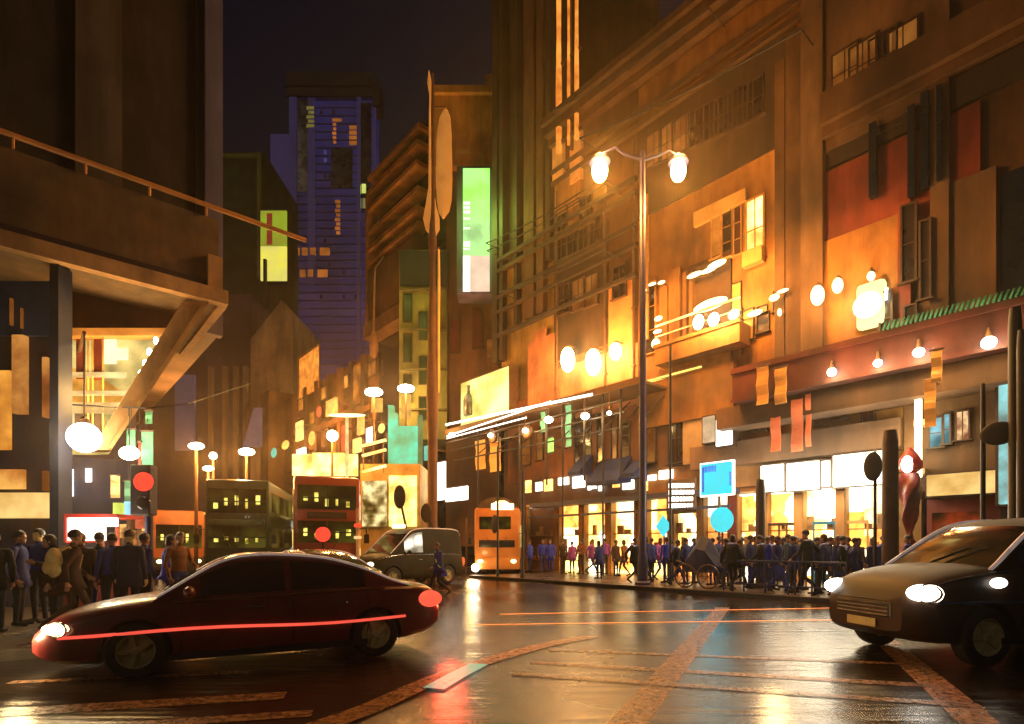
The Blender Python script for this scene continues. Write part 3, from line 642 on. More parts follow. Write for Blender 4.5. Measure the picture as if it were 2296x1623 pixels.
# ================================================================== left: dark tower, footbridge, stair hall, blue pavilion
def lx(x, Q, d):                       # where survey column x crosses the vertical plane through Q along d
    k = (x-CX)/FL
    u = (k*Q.y - Q.x)/(d.x - k*d.y)
    p = Vector(Q) + d*u
    return u, p
def lp(x, y, Q, d):
    u, p = lx(x, Q, d); return Vector((p.x, p.y, CZ-(y-HY)/FL*p.y))
Cn = Vector((-7.75, 14.8, 0))
Q1 = Vector((-10.4, 20.0, 0))
Lt = thing('dark_tower_block', Q1-D2*6, 'huge dark brown tower rising behind the footbridge', 'building')
tw = M('tower_dark_brown', (.085,.055,.032), .85, .55, .35, .3, stretch=(1,1,.5), col2=(.15,.095,.055))
mb = MB(); mb.box(Q1-D2*26+Vector((0,0,9.2)), D2*26, D1*22, (0,0,40)); mb.build('wall', tw, Lt)
mb = MB(); mb.box(Q1-D2*26+D1*1, D2*19, D1*20, (0,0,9.2)); mb.build('base', wall_dark, Lt)
mb = MB(); mb.box(lx(455,Q1,D2)[1]-D1*.35, lx(494,Q1,D2)[1]-lx(455,Q1,D2)[1], D1*.35, (0,0,48)); bmesh.ops.translate(mb.bm, vec=(0,0,9.0), verts=mb.bm.verts); mb.build('corner_pilaster', M('violet_stone',(.16,.135,.20),.8,.4,.5,.2,stretch=(1,1,.25)), Lt, label='violet grey corner pilaster')
mb = MB(); mb.box(lx(168,Q1,D2)[1]-D1*.25, lx(272,Q1,D2)[1]-lx(168,Q1,D2)[1], D1*.25, (0,0,48)); bmesh.ops.translate(mb.bm, vec=(0,0,9.0), verts=mb.bm.verts); mb.build('pilaster', M('tower_light_brown',(.20,.14,.085),.85,.5,.4,.3,stretch=(1,1,.25)), Lt)
mb = MB(); mb.box(lx(438,Q1,D2)[1]-D1*.2, D2*.35, D1*.2, (0,0,48)); bmesh.ops.translate(mb.bm, vec=(0,0,9.1), verts=mb.bm.verts); mb.build('shadow_joint', dark_iron, Lt)
for k in range(5):
    for j in range(3):
        z = 22+k*4.2; x = (300, 348, 396)[j]
        a_ = lx(x,Q1,D2)[1]; b_ = lx(x+26,Q1,D2)[1]
        f = MB(); f.box(a_-D1*.08+Vector((0,0,z)), b_-a_, D1*.1, (0,0,2.2)); fo = f.build('window', frame_dk, Lt)
        p = MB(); p.box(a_-D1*.10+Vector((0,0,z))+(b_-a_)*.08, (b_-a_)*.84, D1*.1, (0,0,2.05)); p.build('pane', dark_glass, fo)
Br = thing('footbridge', Cn-D2*4+D1*2.5, 'elevated brown concrete footbridge with orange edge beam and raking strut', 'footbridge')
deck = M('bridge_face', (.19,.12,.055), .85, .5, .7, .35, col2=(.30,.17,.07))
edge = M('bridge_edge', (.50,.27,.10), .75, .35, 1.2, .2)
mb = MB(); mb.box(Cn-D2*15+Vector((0,0,8.0)), D2*15, D1*5, (0,0,2.2)); mb.build('deck', deck, Br)
mb = MB(); mb.box(Cn-D2*15.02-D1*.25+Vector((0,0,7.95)), D2*15.2, D1*.25, (0,0,.36)); mb.box(Cn+D2*.003+Vector((0,0,7.95)), D2*.2, D1*5, (0,0,.36)); mb.build('edge_beam', edge, Br, label='orange lit edge beam')
mb = MB(); mb.box(Cn-D2*15-D1*.1+Vector((0,0,8.32)), D2*14.7, D1*.1, (0,0,.18)); mb.build('painted_shadow_line', M('shadow_line_dark',(.03,.012,.02),.8,.3,2), Br)  # dark strip paints the shadow line above the edge beam
mb = MB(); mb.box(Cn-D2*.28-D1*.18+Vector((0,0,8.32)), D2*.34, D1*.17, (0,0,.85)); mb.build('end_post', edge, Br)
mb = MB(); mb.tube([Cn-D2*15-D1*.05+Vector((0,0,10.48)), Cn+D2*2.3-D1*.05+Vector((0,0,10.48))], .06, 8)
mb.build('handrail', orange_paint, Br)
for k in range(12):
    b = MB(); p = Cn-D2*(.3+k*1.25)-D1*.05; b.tube([p+Vector((0,0,10.2)), p+Vector((0,0,10.46))], .03, 6); b.build('rail_post', orange_paint, Br)
Cs = Cn - D1*.02
mb = MB(); q = [lp(*v, Cs, D2) for v in ((409,676),(470,676),(250,1008),(205,1008))]
mb.prism(q, D1*.5); mb.build('strut', edge, Br, label='raking strut from the bridge corner down to the stair hall')
mb = MB(); q = [lp(*v, Cs-D1*.12, D2) for v in ((452,682),(466,682),(252,1004),(242,1004))]
mb.prism(q, D1*.1); mb.build('strut_rib', M('strut_rib',(.42,.22,.07),.75,.35,1.2,.2), Br)
# column under the bridge
a_ = P(111,640,12.6); b_ = P(131,640,12.6)
mb = MB(); mb.wbox(a_.x, b_.x, 12.6, 13.0, .13, 7.95); mb.build('column', M('column_navy',(.02,.022,.04),.6,.4,1.5), Br, label='dark navy column carrying the bridge')
# stair hall
Qh = Cn + D1*1.3
Sh = thing('stair_hall', lx(230,Qh,D2)[1], 'glowing yellow glazed stair hall under the footbridge, behind the round globe lamp', 'stair hall')
mb = MB(); q = [lp(*v, Qh, D2) for v in ((134,752),(396,752),(246,1016),(134,1016))]
mb.prism(q, D1*.3); mb.build('glazing', stair_glow, Sh)
mb = MB(); q = [lp(*v, Qh-D1*.4, D2) for v in ((148,735),(417,735),(417,752),(148,752))]
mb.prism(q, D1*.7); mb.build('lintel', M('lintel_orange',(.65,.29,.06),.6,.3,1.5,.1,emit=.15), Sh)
mb = MB(); q = [lp(*v, Qh+D1*.32, D2) for v in ((134,600),(440,600),(405,735),(134,735))]
mb.prism(q, D1*3); mb.build('upper_wall', M('hall_red_brown',(.20,.075,.03),.85,.5,.7,.2), Sh)
def lrect(mb, x0,y0,x1,y1,Q,off,d):
    mb.prism([lp(x0,y0,Q-D1*off,D2), lp(x1,y0,Q-D1*off,D2), lp(x1,y1,Q-D1*off,D2), lp(x0,y1,Q-D1*off,D2)], D1*d); return mb
for (x0,y0,x1,y1,m_) in ((171,753,192,848,wall_red),(209,753,229,850,wall_red),(150,755,160,905,wall_red)):
    b = MB(); lrect(b,x0,y0,x1,y1,Qh,.1,.1); b.build('red_panel', m_, Sh)
b = MB(); lrect(b,230,754,262,815,Qh,.06,.06); lrect(b,262,780,288,806,Qh,.06,.06); b.build('bright_pane', E('pale_flare',(1,.85,.5),1.3,.25,1.5), Sh)
for y0,y1,x1 in ((834,842,285),(876,882,300),(902,914,284),(918,924,270)):
    b = MB(); lrect(b,136,y0,x1,y1,Qh,.3,.3); b.build('stair_landing', lit_cream, Sh)
b = MB(); lrect(b,168,926,229,990,Qh,.12,.12); b.build('dark_opening', M('opening_dark',(.05,.025,.02),.6,.4,2), Sh)
for x in (130,148,196,206,229): 
    b = MB(); lrect(b,x,752,x+(7 if x==130 else 4),1014,Qh,.22,.12); b.build('mullion', M('brass_mullion',(.55,.33,.08),.4,.3,2) , Sh)
for i,(x,y) in enumerate(((350,764),(335,789),(326,815),(316,838),(307,857))):
    b = MB(); c_ = lp(x,y,Qh-D1*.5,D2); b.ell(c_, .06,.06,.10, 10, 8); b.tube([c_+Vector((0,0,.09)), c_+D1*.5+Vector((0,0,.2))], .012, 5, 1)
    o = b.build('strut_lamp', [lamp_glass, dark_iron], smooth=True); tag(o, ['topmost','second','third','fourth','lowest'][i]+' of the small white lamps strung down the raking strut', 'lamp', 'small lamps down the strut')
# plinth of the hall
mb = MB(); q = [lp(*v, Qh, D2) for v in ((128,1020),(292,1020))]
g0, g1 = [Vector((v.x,v.y,.13)) for v in q]; zt_ = min(q[0].z,q[1].z)
mb.box(g0, g1-g0, D1*4, (0,0,zt_-.13)); mb.build('ground_storey', M('plinth_blue',(.04,.035,.08),.7,.5,.6,.2,col2=(.10,.06,.03)), Sh)
for x0,y0,x1,y1 in ((157,1052,165,1112),(192,1050,206,1080)):
    b = MB(); b.prism([lp(x0,y0,Qh-D1*.1,D2), lp(x1,y0,Qh-D1*.1,D2), lp(x1,y1,Qh-D1*.1,D2), lp(x0,y1,Qh-D1*.1,D2)], D1*.08); b.build('window_lamp', lit_white, Sh)
# blue pavilion wall at the far left
Yp = 13.6
pv = thing('pavilion', (P(40,1225,Yp).x, Yp+1.5, .13), 'blue and violet pavilion with orange lit strips at the left edge under the bridge', 'building')
a_ = P(-330,1,Yp); b_ = P(118,1,Yp)
mb = MB(); mb.wbox(a_.x, b_.x, Yp, Yp+3, .13, 7.9); mb.build('wall', M('pavilion_violet',(.07,.055,.10),.7,.5,.7,.2,stretch=(1,1,.35),col2=(.14,.08,.05)), pv)
mb = MB(); prect(mb, -330,560,118,752,Yp-.08,.08); mb.build('blue_panel', blue_wall, pv)
mb = MB(); prect(mb, -40,830,22,1008,Yp-.06,.06); mb.build('orange_light_panel', lit_amber, pv)
mb = MB(); prect(mb, 26,750,52,926,Yp-.16,.16); prect(mb, 94,800,105,934,Yp-.16,.16); mb.build('orange_light_strip', E('strip_amber',(1,.40,.08),.45,.5,1.5,col2=(.8,.22,.04)), pv)
mb = MB(); prect(mb, 21,668,26,728,Yp-.14,.06); prect(mb, 45,690,48,735,Yp-.14,.06); mb.build('thin_light_strip', lit_dim, pv)
mb = MB(); prect(mb, -60,1052,51,1096,Yp-.1,.1); mb.build('orange_sign_panel', E('amber_sign',(1,.48,.10),.8,.35,1.5,col2=(.9,.3,.05)), pv)
mb = MB(); prect(mb, 94,1055,104,1100,Yp-.1,.1); mb.build('orange_light_strip', lit_dim, pv)
cb = MB(); prect(cb, -80,1104,115,1160,Yp-.45,.44); o = cb.build('sign_board', E('cream_sign',(1,.66,.22),.95,.25,1.2,col2=(1,.55,.14)), bevel=.03); tag(o, 'glowing cream sign band on the blue pavilion at the left edge', 'sign')
# ================================================================== far buildings closing the street
Yt = 120.0
Tw = thing('blue_tower', (P(722,1225,Yt).x, Yt+11, 0), 'tall indigo blue tower with a few lit windows in the middle distance', 'building')
tower_blue = M('tower_indigo', (.022,.026,.17), .55, .6, .05, .1, stretch=(1,1,.4), col2=(.04,.048,.38), emit=.26)  # blue wall brightened by a glow put into its colour
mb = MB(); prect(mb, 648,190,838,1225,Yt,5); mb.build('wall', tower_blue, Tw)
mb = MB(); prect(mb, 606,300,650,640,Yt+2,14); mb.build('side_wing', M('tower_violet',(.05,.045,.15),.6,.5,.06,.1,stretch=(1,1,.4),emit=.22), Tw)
mb = MB(); prect(mb, 640,160,838,190,Yt-1,6); prect(mb, 640,196,838,214,Yt-.8,1); prect(mb, 834,182,850,236,Yt-1,4); mb.build('crown', M('tower_crown',(.03,.027,.05),.6,.5,.1,.1), Tw)
mb = MB(); prect(mb, 648,214,664,640,Yt-.5,.6); prect(mb, 800,214,808,810,Yt-.5,.6); prect(mb, 690,214,706,640,Yt-.3,.4); prect(mb, 836,240,842,700,Yt-.5,.6); mb.build('fin', MATS['tower_violet'], Tw)
mb = MB(); prect(mb, 667,222,690,430,Yt-.15,.2); prect(mb, 808,230,832,470,Yt-.15,.2); prect(mb, 742,330,790,420,Yt-.15,.2); mb.build('dark_or_shade_panel', navy_glass, Tw)
dim_y = E('tower_yellow',(.75,.62,.12),.22,.4,.3); dim_o = E('tower_orange',(1,.30,.05),.30,.4,.3); bright_y = E('tower_bright',(.85,.95,.2),.75,.2,.3)
wl = []
for r_ in range(7): wl += [(687+(r_%2)*4,238+r_*10,704,245+r_*10,dim_y)] if r_<5 else []
for r_ in range(4): wl.append((783,281+r_*11.5,802,288+r_*11.5,dim_o))
for r_ in range(6): wl.append((745+(r_%3),265+r_*10,753+(r_==0)*12,270+r_*10,dim_o))
for r_ in range(8): wl.append((751+(r_%2)*3,448+r_*10,762,454+r_*10,dim_o))
for r_ in range(2):
    for k in (0,18,36,58,68): wl.append((659+k-r_*5,555+r_*49,671+k-r_*5,571+r_*49,dim_o))
for x,y in ((800,414),(811,412)): wl.append((x,y,x+9,y+20,bright_y))
for x,y in ((801,444),(813,444)): wl.append((x,y,x+9,y+22,E('tower_olive',(.5,.5,.2),.3,.2,.3)))
for x0,y0,x1,y1,m_ in wl:
    b = MB(); prect(b, x0,y0,x1,y1,Yt-.32,.3); b.build('window', m_, Tw)
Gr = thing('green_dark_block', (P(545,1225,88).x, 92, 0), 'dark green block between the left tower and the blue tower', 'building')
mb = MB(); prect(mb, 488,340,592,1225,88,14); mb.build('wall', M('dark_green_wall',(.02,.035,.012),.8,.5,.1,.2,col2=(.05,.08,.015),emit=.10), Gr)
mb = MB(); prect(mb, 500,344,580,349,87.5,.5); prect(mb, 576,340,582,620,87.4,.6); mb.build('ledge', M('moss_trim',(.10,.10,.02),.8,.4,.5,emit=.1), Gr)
ys = thing('lime_billboard', P(612,632,84), 'lime and yellow lit billboard left of the blue tower', 'billboard')
mb = MB(); prect(mb, 581,468,646,632,84.3,1.2); mb.build('frame', frame_dk, ys)
mb = MB(); prect(mb, 584,472,642,552,84,.3); mb.build('lime_face', E('lime_face',(.42,.62,.03),.55,.3,.25,col2=(.6,.6,.05)), ys)
mb = MB(); prect(mb, 584,552,642,628,84,.3); mb.build('yellow_face', E('yellow_face',(.85,.75,.07),.95,.3,.25,col2=(.95,.85,.2)), ys)
mb = MB(); prect(mb, 598,478,610,512,83.9,.1); prect(mb, 598,516,610,548,83.9,.1); mb.build('red_mark', M('billboard_red',(.35,.05,.02),.7,.3,1,emit=.5), ys)
mb = MB(); prect(mb, 590,580,596,1100,83,.5); mb.build('support_post', dark_iron, ys)
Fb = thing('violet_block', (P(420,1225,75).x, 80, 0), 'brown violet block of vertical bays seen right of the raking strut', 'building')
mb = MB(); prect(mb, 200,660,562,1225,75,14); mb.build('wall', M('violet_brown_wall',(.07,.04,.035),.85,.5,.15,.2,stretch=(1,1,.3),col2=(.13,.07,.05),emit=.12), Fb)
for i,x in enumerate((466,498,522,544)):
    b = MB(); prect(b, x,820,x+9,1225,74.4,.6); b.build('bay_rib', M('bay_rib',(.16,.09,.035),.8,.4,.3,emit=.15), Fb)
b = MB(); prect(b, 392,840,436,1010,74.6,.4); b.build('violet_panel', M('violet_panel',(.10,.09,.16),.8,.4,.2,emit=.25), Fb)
Gb2 = thing('gabled_hall', (P(640,1225,70).x, 76, 0), 'pale brown gabled hall end below the blue tower, above the buses', 'building')
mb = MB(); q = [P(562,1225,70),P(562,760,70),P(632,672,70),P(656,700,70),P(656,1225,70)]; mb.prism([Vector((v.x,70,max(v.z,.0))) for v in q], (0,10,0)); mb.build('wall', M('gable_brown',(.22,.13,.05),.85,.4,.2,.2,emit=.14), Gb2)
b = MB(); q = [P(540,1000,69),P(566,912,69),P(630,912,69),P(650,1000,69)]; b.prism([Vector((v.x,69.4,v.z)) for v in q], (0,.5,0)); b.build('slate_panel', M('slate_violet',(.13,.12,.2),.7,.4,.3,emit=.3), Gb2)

# floor bands and dim glazing of the blue tower
mb = MB()
for i in range(34): prect(mb, 649,222+i*18,837,224.5+i*18,Yt-.1,.1)
mb.build('floor_band', M('tower_band',(.02,.018,.06),.6,.4,.1,.05), Tw)
rg = random.Random(11)
for i in range(22):
    x = 708+rg.randrange(5)*9+(0 if rg.random()<.6 else 60); y = 228+rg.randrange(26)*18
    if 735 < x < 800 and 260 < y < 560: continue
    b = MB(); prect(b, x,y,x+6,y+9,Yt-.2,.12); b.build('window', [M('tower_pane_dark2',(.02,.02,.05),.2,.3,.2,0),M('tower_pane_dark',(.012,.012,.03),.2,.3,.2,0),E('tower_violet_pane',(.25,.25,.8),.16,.3,.3)][rg.randrange(3)], Tw)
# ================================================================== vehicles
def interp(keys, x):                     # smooth curve through (x, value) keys
    xs = [k[0] for k in keys]
    if x <= xs[0]: return keys[0][1]
    if x >= xs[-1]: return keys[-1][1]
    for i in range(len(keys)-1):
        if xs[i] <= x <= xs[i+1]:
            x0,y0 = keys[i]; x1,y1 = keys[i+1]
            m0 = (keys[i+1][1]-keys[i-1][1])/(xs[i+1]-xs[i-1]) if i > 0 else (y1-y0)/(x1-x0)
            m1 = (keys[i+2][1]-keys[i][1])/(xs[i+2]-xs[i]) if i+2 < len(keys) else (y1-y0)/(x1-x0)
            h = x1-x0; t = (x-x0)/h
            return (2*t**3-3*t**2+1)*y0 + (t**3-2*t**2+t)*h*m0 + (-2*t**3+3*t**2)*y1 + (t**3-t**2)*h*m1
tyre_m = M('tyre_rubber', (.012,.012,.012), .7, .3, 8, .1); rim_m = M('alloy_rim', (.42,.37,.16), .4, .2, 5, 0)
chrome = M('chrome_trim', (.75,.70,.62), .12, .1, 4, 0, metal=1); black_trim = M('black_trim', (.012,.012,.012), .4, .2, 5, 0)
car_glass = M('car_glass', (.006,.008,.010), .06, .3, 1, 0, spec=.8, coat=.5)
def wheel(parent, c, r, w_, sgn):
    b = MB(); n = 28
    prof = [(r*.62,-w_/2),(r*.9,-w_/2),(r*.985,-w_*.38),(r,-w_*.2),(r,w_*.2),(r*.985,w_*.38),(r*.9,w_/2),(r*.62,w_/2)]
    b.lathe(c, [(r*.60,0)]+prof[:0]+[(r*.62,-w_/2)]+prof[1:-1]+[(r*.62,w_/2),(r*.60,0)], n, (0,1,0), cap=False); ty = b.build('wheel', tyre_m, parent, smooth=True, local=True)
    b = MB(); b.lathe(c, [(r*.64,-w_*.3),(r*.66,w_*.46*1),(r*.60,w_*.5),(r*.56,w_*.3)] if sgn > 0 else [(r*.56,-w_*.3),(r*.60,-w_*.5),(r*.66,-w_*.46),(r*.64,w_*.3)], n, (0,1,0))
    for k in range(5):
        a_ = k*2*math.pi/5; d = Vector((math.cos(a_),0,math.sin(a_))); pr = Vector((-math.sin(a_),0,math.cos(a_)))
        b.box(Vector(c)+d*r*.08-pr*r*.09+Vector((0,sgn*w_*.36-.012,0)), d*r*.55, pr*r*.18, (0,.025,0))
    b.lathe(Vector(c)+Vector((0,sgn*w_*.36,0)), [(r*.16,-.02),(r*.16,.02),(r*.1,.03)], 14, (0,1,0))
    b.build('rim', rim_m, ty, local=True)
def make_car(name, label, cat, loc, rz, p, paintm, group=None):
    root = thing(name, loc, label, cat, rz, group)
    L, Wd = p['L'], p['W']; hw = p['halfw']; n = 52
    xs = [-L/2 + L*i/n for i in range(n+1)]
    rings = []
    for x in xs:
        top = interp(p['top'], x); bot = interp(p['bot'], x); w_ = interp(hw, x)*Wd/2; h = top-bot; cr = interp(p['crown'], x)
        half = [(0,bot),(.6*w_,bot),(.9*w_,bot+.02),(.97*w_,bot+.10*h),(.985*w_,bot+.25*h),(w_,bot+.45*h),(w_*.995,bot+.62*h),(.982*w_,bot+.80*h),(.955*w_,top-.055),(.90*w_,top-.018),(.80*w_,top+cr*.35),(.55*w_,top+cr*.8),(.28*w_,top+cr),(0,top+cr)]
        ring = [Vector((x,y,z)) for y,z in half] + [Vector((x,-y,z)) for y,z in half[-2:0:-1]]
        rings.append(ring)
    b = MB(); b.ring_loft(rings)
    body = b.build('body', [paintm, black_trim], root, smooth=True, local=True)
    # wheel openings
    cut = MB()
    for x in p['axles']:
        for sg in (1,-1): cut.lathe((x, sg*(Wd/2-.12), p['r']), [(p['r']*1.16,-.24),(p['r']*1.16,.24)], 32, (0,1,0), mi=1)
    co = cut.build('cutter', [paintm, black_trim], None, local=True); co.parent = root
    md = body.modifiers.new('arch', 'BOOLEAN'); md.object = co; md.operation = 'DIFFERENCE'; md.solver = 'EXACT'
    bpy.context.view_layer.update()
    dg = bpy.context.evaluated_depsgraph_get(); me = bpy.data.meshes.new_from_object(body.evaluated_get(dg))
    body.modifiers.clear(); old = body.data; body.data = me; bpy.data.meshes.remove(old)
    bpy.data.objects.remove(co)
    try: me.set_sharp_from_angle(angle=R(38))
    except Exception: pass
    # cabin
    ch = p['roof']; x0, x1 = ch[0][0], ch[-1][0]; nx = 46; m_ = 0
    parts = {k: MB() for k in ['cabin','windscreen','rear_window']+[('side_window',a_,sg) for a_ in range(len(p['sidewin'])) for sg in (0,1)]}
    grid = []
    for i in range(nx+1):
        x = x0+(x1-x0)*i/nx; rz_ = interp(ch, x); bl = interp(p['top'], x)-.02; w_ = interp(hw,x)*Wd/2
        wb = .905*w_; wr = p.get('roofw',.64)*w_; f = max(0,min(1,(rz_-bl)/(p['H']-bl))); wt = wb+(wr-wb)*f
        sec = [(wb,bl)]
        for q in (.08,.3,.52,.74,.90): sec.append((wb+(wt-wb)*q**1.15, bl+(rz_-.05*f-bl)*q))
        sec += [(wt-.02, rz_-.035*f),(wt-.09, rz_-.008),(wt*.6, rz_+.012),(0, rz_+.02)]
        grid.append([Vector((x,y,z)) for y,z in sec] + [Vector((x,-y,z)) for y,z in sec[-2::-1]])
    ns = len(grid[0]); nh = 9
    def kind(i, j):
        xm = x0+(x1-x0)*(i+.5)/nx; jj = j if j < nh else ns-2-j
        if 1 <= jj <= 4:
            for q_, (a_, b_) in enumerate(p['sidewin']):
                if a_ < xm < b_: return ('side_window', q_, int(j < nh))
        if jj >= 7 or jj == 6:
            if p['ws'][0] < xm < p['ws'][1]: return 'windscreen' if jj >= 6 else 'cabin'
            if p['rw'][0] < xm < p['rw'][1]: return 'rear_window' if jj >= 6 else 'cabin'
        return 'cabin'
    vc = {k: {} for k in parts}
    for i in range(nx):
        for j in range(ns-1):
            k = kind(i, j); bmx = parts[k].bm; vs = []
            for (a_, c_) in ((i,j),(i+1,j),(i+1,j+1),(i,j+1)):
                if (a_,c_) not in vc[k]: vc[k][(a_,c_)] = bmx.verts.new(grid[a_][c_])
                vs.append(vc[k][(a_,c_)])
            try: bmx.faces.new(vs)
            except ValueError: pass
    for k, bb in parts.items():
        if len(bb.bm.faces): bb.build(k if isinstance(k, str) else 'side_window', paintm if k == 'cabin' else car_glass, root, smooth=True, local=True)
        else: bb.bm.free()
    for x in p['axles']:
        for sg in (1,-1): wheel(root, (x, sg*(Wd/2-.13), p['r']), p['r'], .22, sg)
    # lamps
    yl = Wd/2
    xf = L/2; 
    for sg in (1,-1):
        hl = p['hl']; b = MB(); b.ell((hl[0], sg*hl[1], hl[2]), hl[3], hl[4], hl[5], 16, 10); b.build('headlight', p['hlm'], root, smooth=True, local=True)
        tl = p['tl']; b = MB(); b.ell((tl[0], sg*tl[1], tl[2]), tl[3], tl[4], tl[5], 18, 10); b.build('tail_light', p['tlm'], root, smooth=True, local=True)
        # mirror
        mx, my, mz = p['mirror']; b = MB(); b.ell((mx, sg*(my+.10), mz), .07,.12,.075, 12, 8); b.tube([(mx+.02, sg*(my-.06), mz-.06),(mx, sg*(my+.05), mz-.02)], .022, 6); b.build('mirror', paintm, root, smooth=True, local=True)
        for hx in p['handles']:
            hy = interp(hw,hx)*Wd/2*.985; b = MB(); b.box((hx, sg*hy-.012, p['handle_z']), (.2,0,0),(0,.03,0),(0,0,.03)); b.build('door_handle', chrome, root, bevel=.006, local=True)
        # side strip and sill
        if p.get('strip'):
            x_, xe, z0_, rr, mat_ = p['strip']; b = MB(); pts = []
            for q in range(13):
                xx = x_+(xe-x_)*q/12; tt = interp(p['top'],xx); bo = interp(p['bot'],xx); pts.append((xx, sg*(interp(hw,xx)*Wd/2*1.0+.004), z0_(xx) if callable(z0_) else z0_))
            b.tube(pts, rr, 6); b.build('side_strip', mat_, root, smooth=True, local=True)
        if p.get('belt'):
            b = MB(); pts = []
            for q in range(15):
                xx = p['belt'][0]+(p['belt'][1]-p['belt'][0])*q/14; pts.append((xx, sg*(interp(hw,xx)*Wd/2*.945), interp(p['top'],xx)-.028))
            b.tube(pts, .014, 6); b.build('belt_trim', p.get('beltm', chrome), root, smooth=True, local=True)
        if p.get('roofline'):
            b = MB(); pts = []
            for q in range(25):
                xx = ch[0][0]+.06+(ch[-1][0]-ch[0][0]-.1)*q/24; rz_ = interp(ch,xx); bl = interp(p['top'],xx)-.02; w_ = interp(hw,xx)*Wd/2
                f = max(0,min(1,(rz_-bl)/(p['H']-bl))); wt = .905*w_+(p.get('roofw',.64)*w_-.905*w_)*f
                pts.append((xx, sg*(wt-.03), rz_-.01*f+.004))
            b.tube(pts, p['roofline'], 6); b.build('roof_trim', M('pale_trim_glow',(.75,.58,.50),.35,.3,3,0,emit=.22), root, smooth=True, local=True)  # highlight on the trim put into its colour as a faint glow
    for xh in p.get('doorlines', ()):
        for sg in (1,-1):
            b = MB(); pts = []
            for q in range(8):
                bo = interp(p['bot'],xh)+.12; tt = interp(p['top'],xh)-.06; z = bo+(tt-bo)*q/7; f = q/7; w_ = interp(hw,xh)*Wd/2
                pts.append((xh-.03*math.sin(f*3), sg*(w_*(.985+.017*math.sin(min(1,f*1.6)*math.pi))), z))
            b.tube(pts, .007, 4); b.build('door_seam', black_trim, root, local=True)
    # bumper, grille, plate
    b = MB(); 
    hwF = interp(hw, xf-.03)*Wd/2
    b.box((xf-.10, -hwF*.72, p['grille'][0]), (.115,0,0), (0,hwF*1.44,0), (0,0,p['grille'][1])); b.build('grille', black_trim, root, bevel=.02, local=True)
    return root
red_paint = M('dark_red_paint', (.17,.022,.020), .36, .3, 1.2, 0, col2=(.24,.035,.03), coat=.4, spec=.4)
trail_red = E('red_trail_glow', (1,.10,.06), 1.0, .2, 1.0)  # glowing strip stands in for a red light trail along the car
sedan = dict(L=4.95, W=1.86, H=1.50, r=.335, axles=(-1.46,1.44),
    halfw=[(-2.475,.80),(-2.3,.90),(-1.5,.99),(0,1.0),(1.4,.98),(2.1,.90),(2.4,.76),(2.475,.64)],
    top=[(-2.475,.74),(-2.42,.92),(-2.2,1.01),(-1.3,1.02),(0,.97),(1.0,.94),(1.8,.84),(2.3,.70),(2.475,.55)],
    bot=[(-2.475,.42),(-2.3,.30),(-1.6,.20),(1.6,.18),(2.3,.24),(2.475,.34)],
    crown=[(-2.475,.0),(-2.2,.03),(0,.03),(1.2,.06),(2.2,.05),(2.475,.02)],
    roof=[(-2.05,1.00),(-1.75,1.10),(-1.35,1.28),(-.85,1.435),(-.2,1.50),(.25,1.485),(.55,1.40),(.85,1.22),(1.15,1.02),(1.27,.94)],
    ws=(.42,1.20), rw=(-1.85,-.98), sidewin=((-1.34,-.34),(-.24,.80)), roofw=.66,
    hl=(2.20,.70,.64,.17,.17,.075), tl=(-2.30,.80,.80,.21,.12,.13), hlm=E('headlight_glow',(1,.80,.42),9,.1,3), tlm=E('tail_glow',(1,.10,.05),1.3,.15,3),
    mirror=(.88,.86,1.03), handles=(-1.05,.02), handle_z=.80, strip=(-1.9,2.2,lambda x: .56+.02*math.sin(x*2), .020, trail_red), belt=(-1.6,1.05), beltm=M('amber_trim',(.7,.33,.10),.2,.2,3,0,metal=.8), roofline=.020, doorlines=(-.32,.98,-1.32), grille=(.36,.12))
HD = math.atan2(-.475,-.88)
ctr = Vector((-5.35,6.25,0)) + Vector((.88,.475,0))*2.40 + Vector((-.475,.88,0))*.93
redcar = make_car('saloon_car', 'dark red saloon car with lit headlights in the foreground', 'car', ctr, HD, sedan, red_paint)
def cl(p): return redcar.matrix_basis @ Vector(p)
lamp(cl((2.62,.62,.62)), 60, (1,.72,.35), .12, parent=redcar); lamp(cl((-2.75,.55,.75)), 90, (1,.07,.03), .15, parent=redcar)
# tall silver car entering at the right
silver = M('bronze_silver_paint', (.036,.018,.010), .5, .35, 1.0, 0, spec=.2)
suv = dict(L=4.9, W=1.95, H=2.02, r=.40, axles=(-1.45,1.42),
    halfw=[(-2.45,.85),(-2.2,.95),(-1.2,1.0),(1.0,1.0),(1.9,.96),(2.3,.84),(2.45,.68)],
    top=[(-2.45,1.0),(-2.3,1.26),(0,1.30),(1.0,1.30),(1.7,1.22),(2.2,1.07),(2.45,.84)],
    bot=[(-2.45,.5),(-2.2,.34),(2.1,.30),(2.45,.44)], crown=[(-2.45,0),(0,.03),(1.2,.07),(2.2,.05),(2.45,.02)],
    roof=[(-2.38,1.26),(-2.25,1.60),(-2.0,1.92),(-1.2,2.0),(-.4,2.02),(.1,1.97),(.45,1.83),(.85,1.57),(1.2,1.32),(1.3,1.26)],
    ws=(.30,1.24), rw=(-2.36,-2.08), sidewin=((-1.9,-1.05),(-.95,-.2),(-.1,.80)), roofw=.70,
    hl=(2.22,.76,.98,.20,.17,.115), tl=(-2.40,.85,1.05,.08,.12,.2), hlm=E('headlight_white',(1,.95,.82),16,.1,3), tlm=MATS['tail_glow'],
    mirror=(.72,.96,1.38), handles=(-.85,.0), handle_z=1.06, strip=(-2.2,2.15,.86,.028,chrome), belt=(-2.0,2.2), roofline=.030, doorlines=(-.15,.95,-1.0), grille=(.62,.22))
h2 = Vector((-.985,-.17,0)).normalized(); HD2 = math.atan2(h2.y,h2.x); perp = Vector((-h2.y,h2.x,0))   # left side of the car faces the crossing
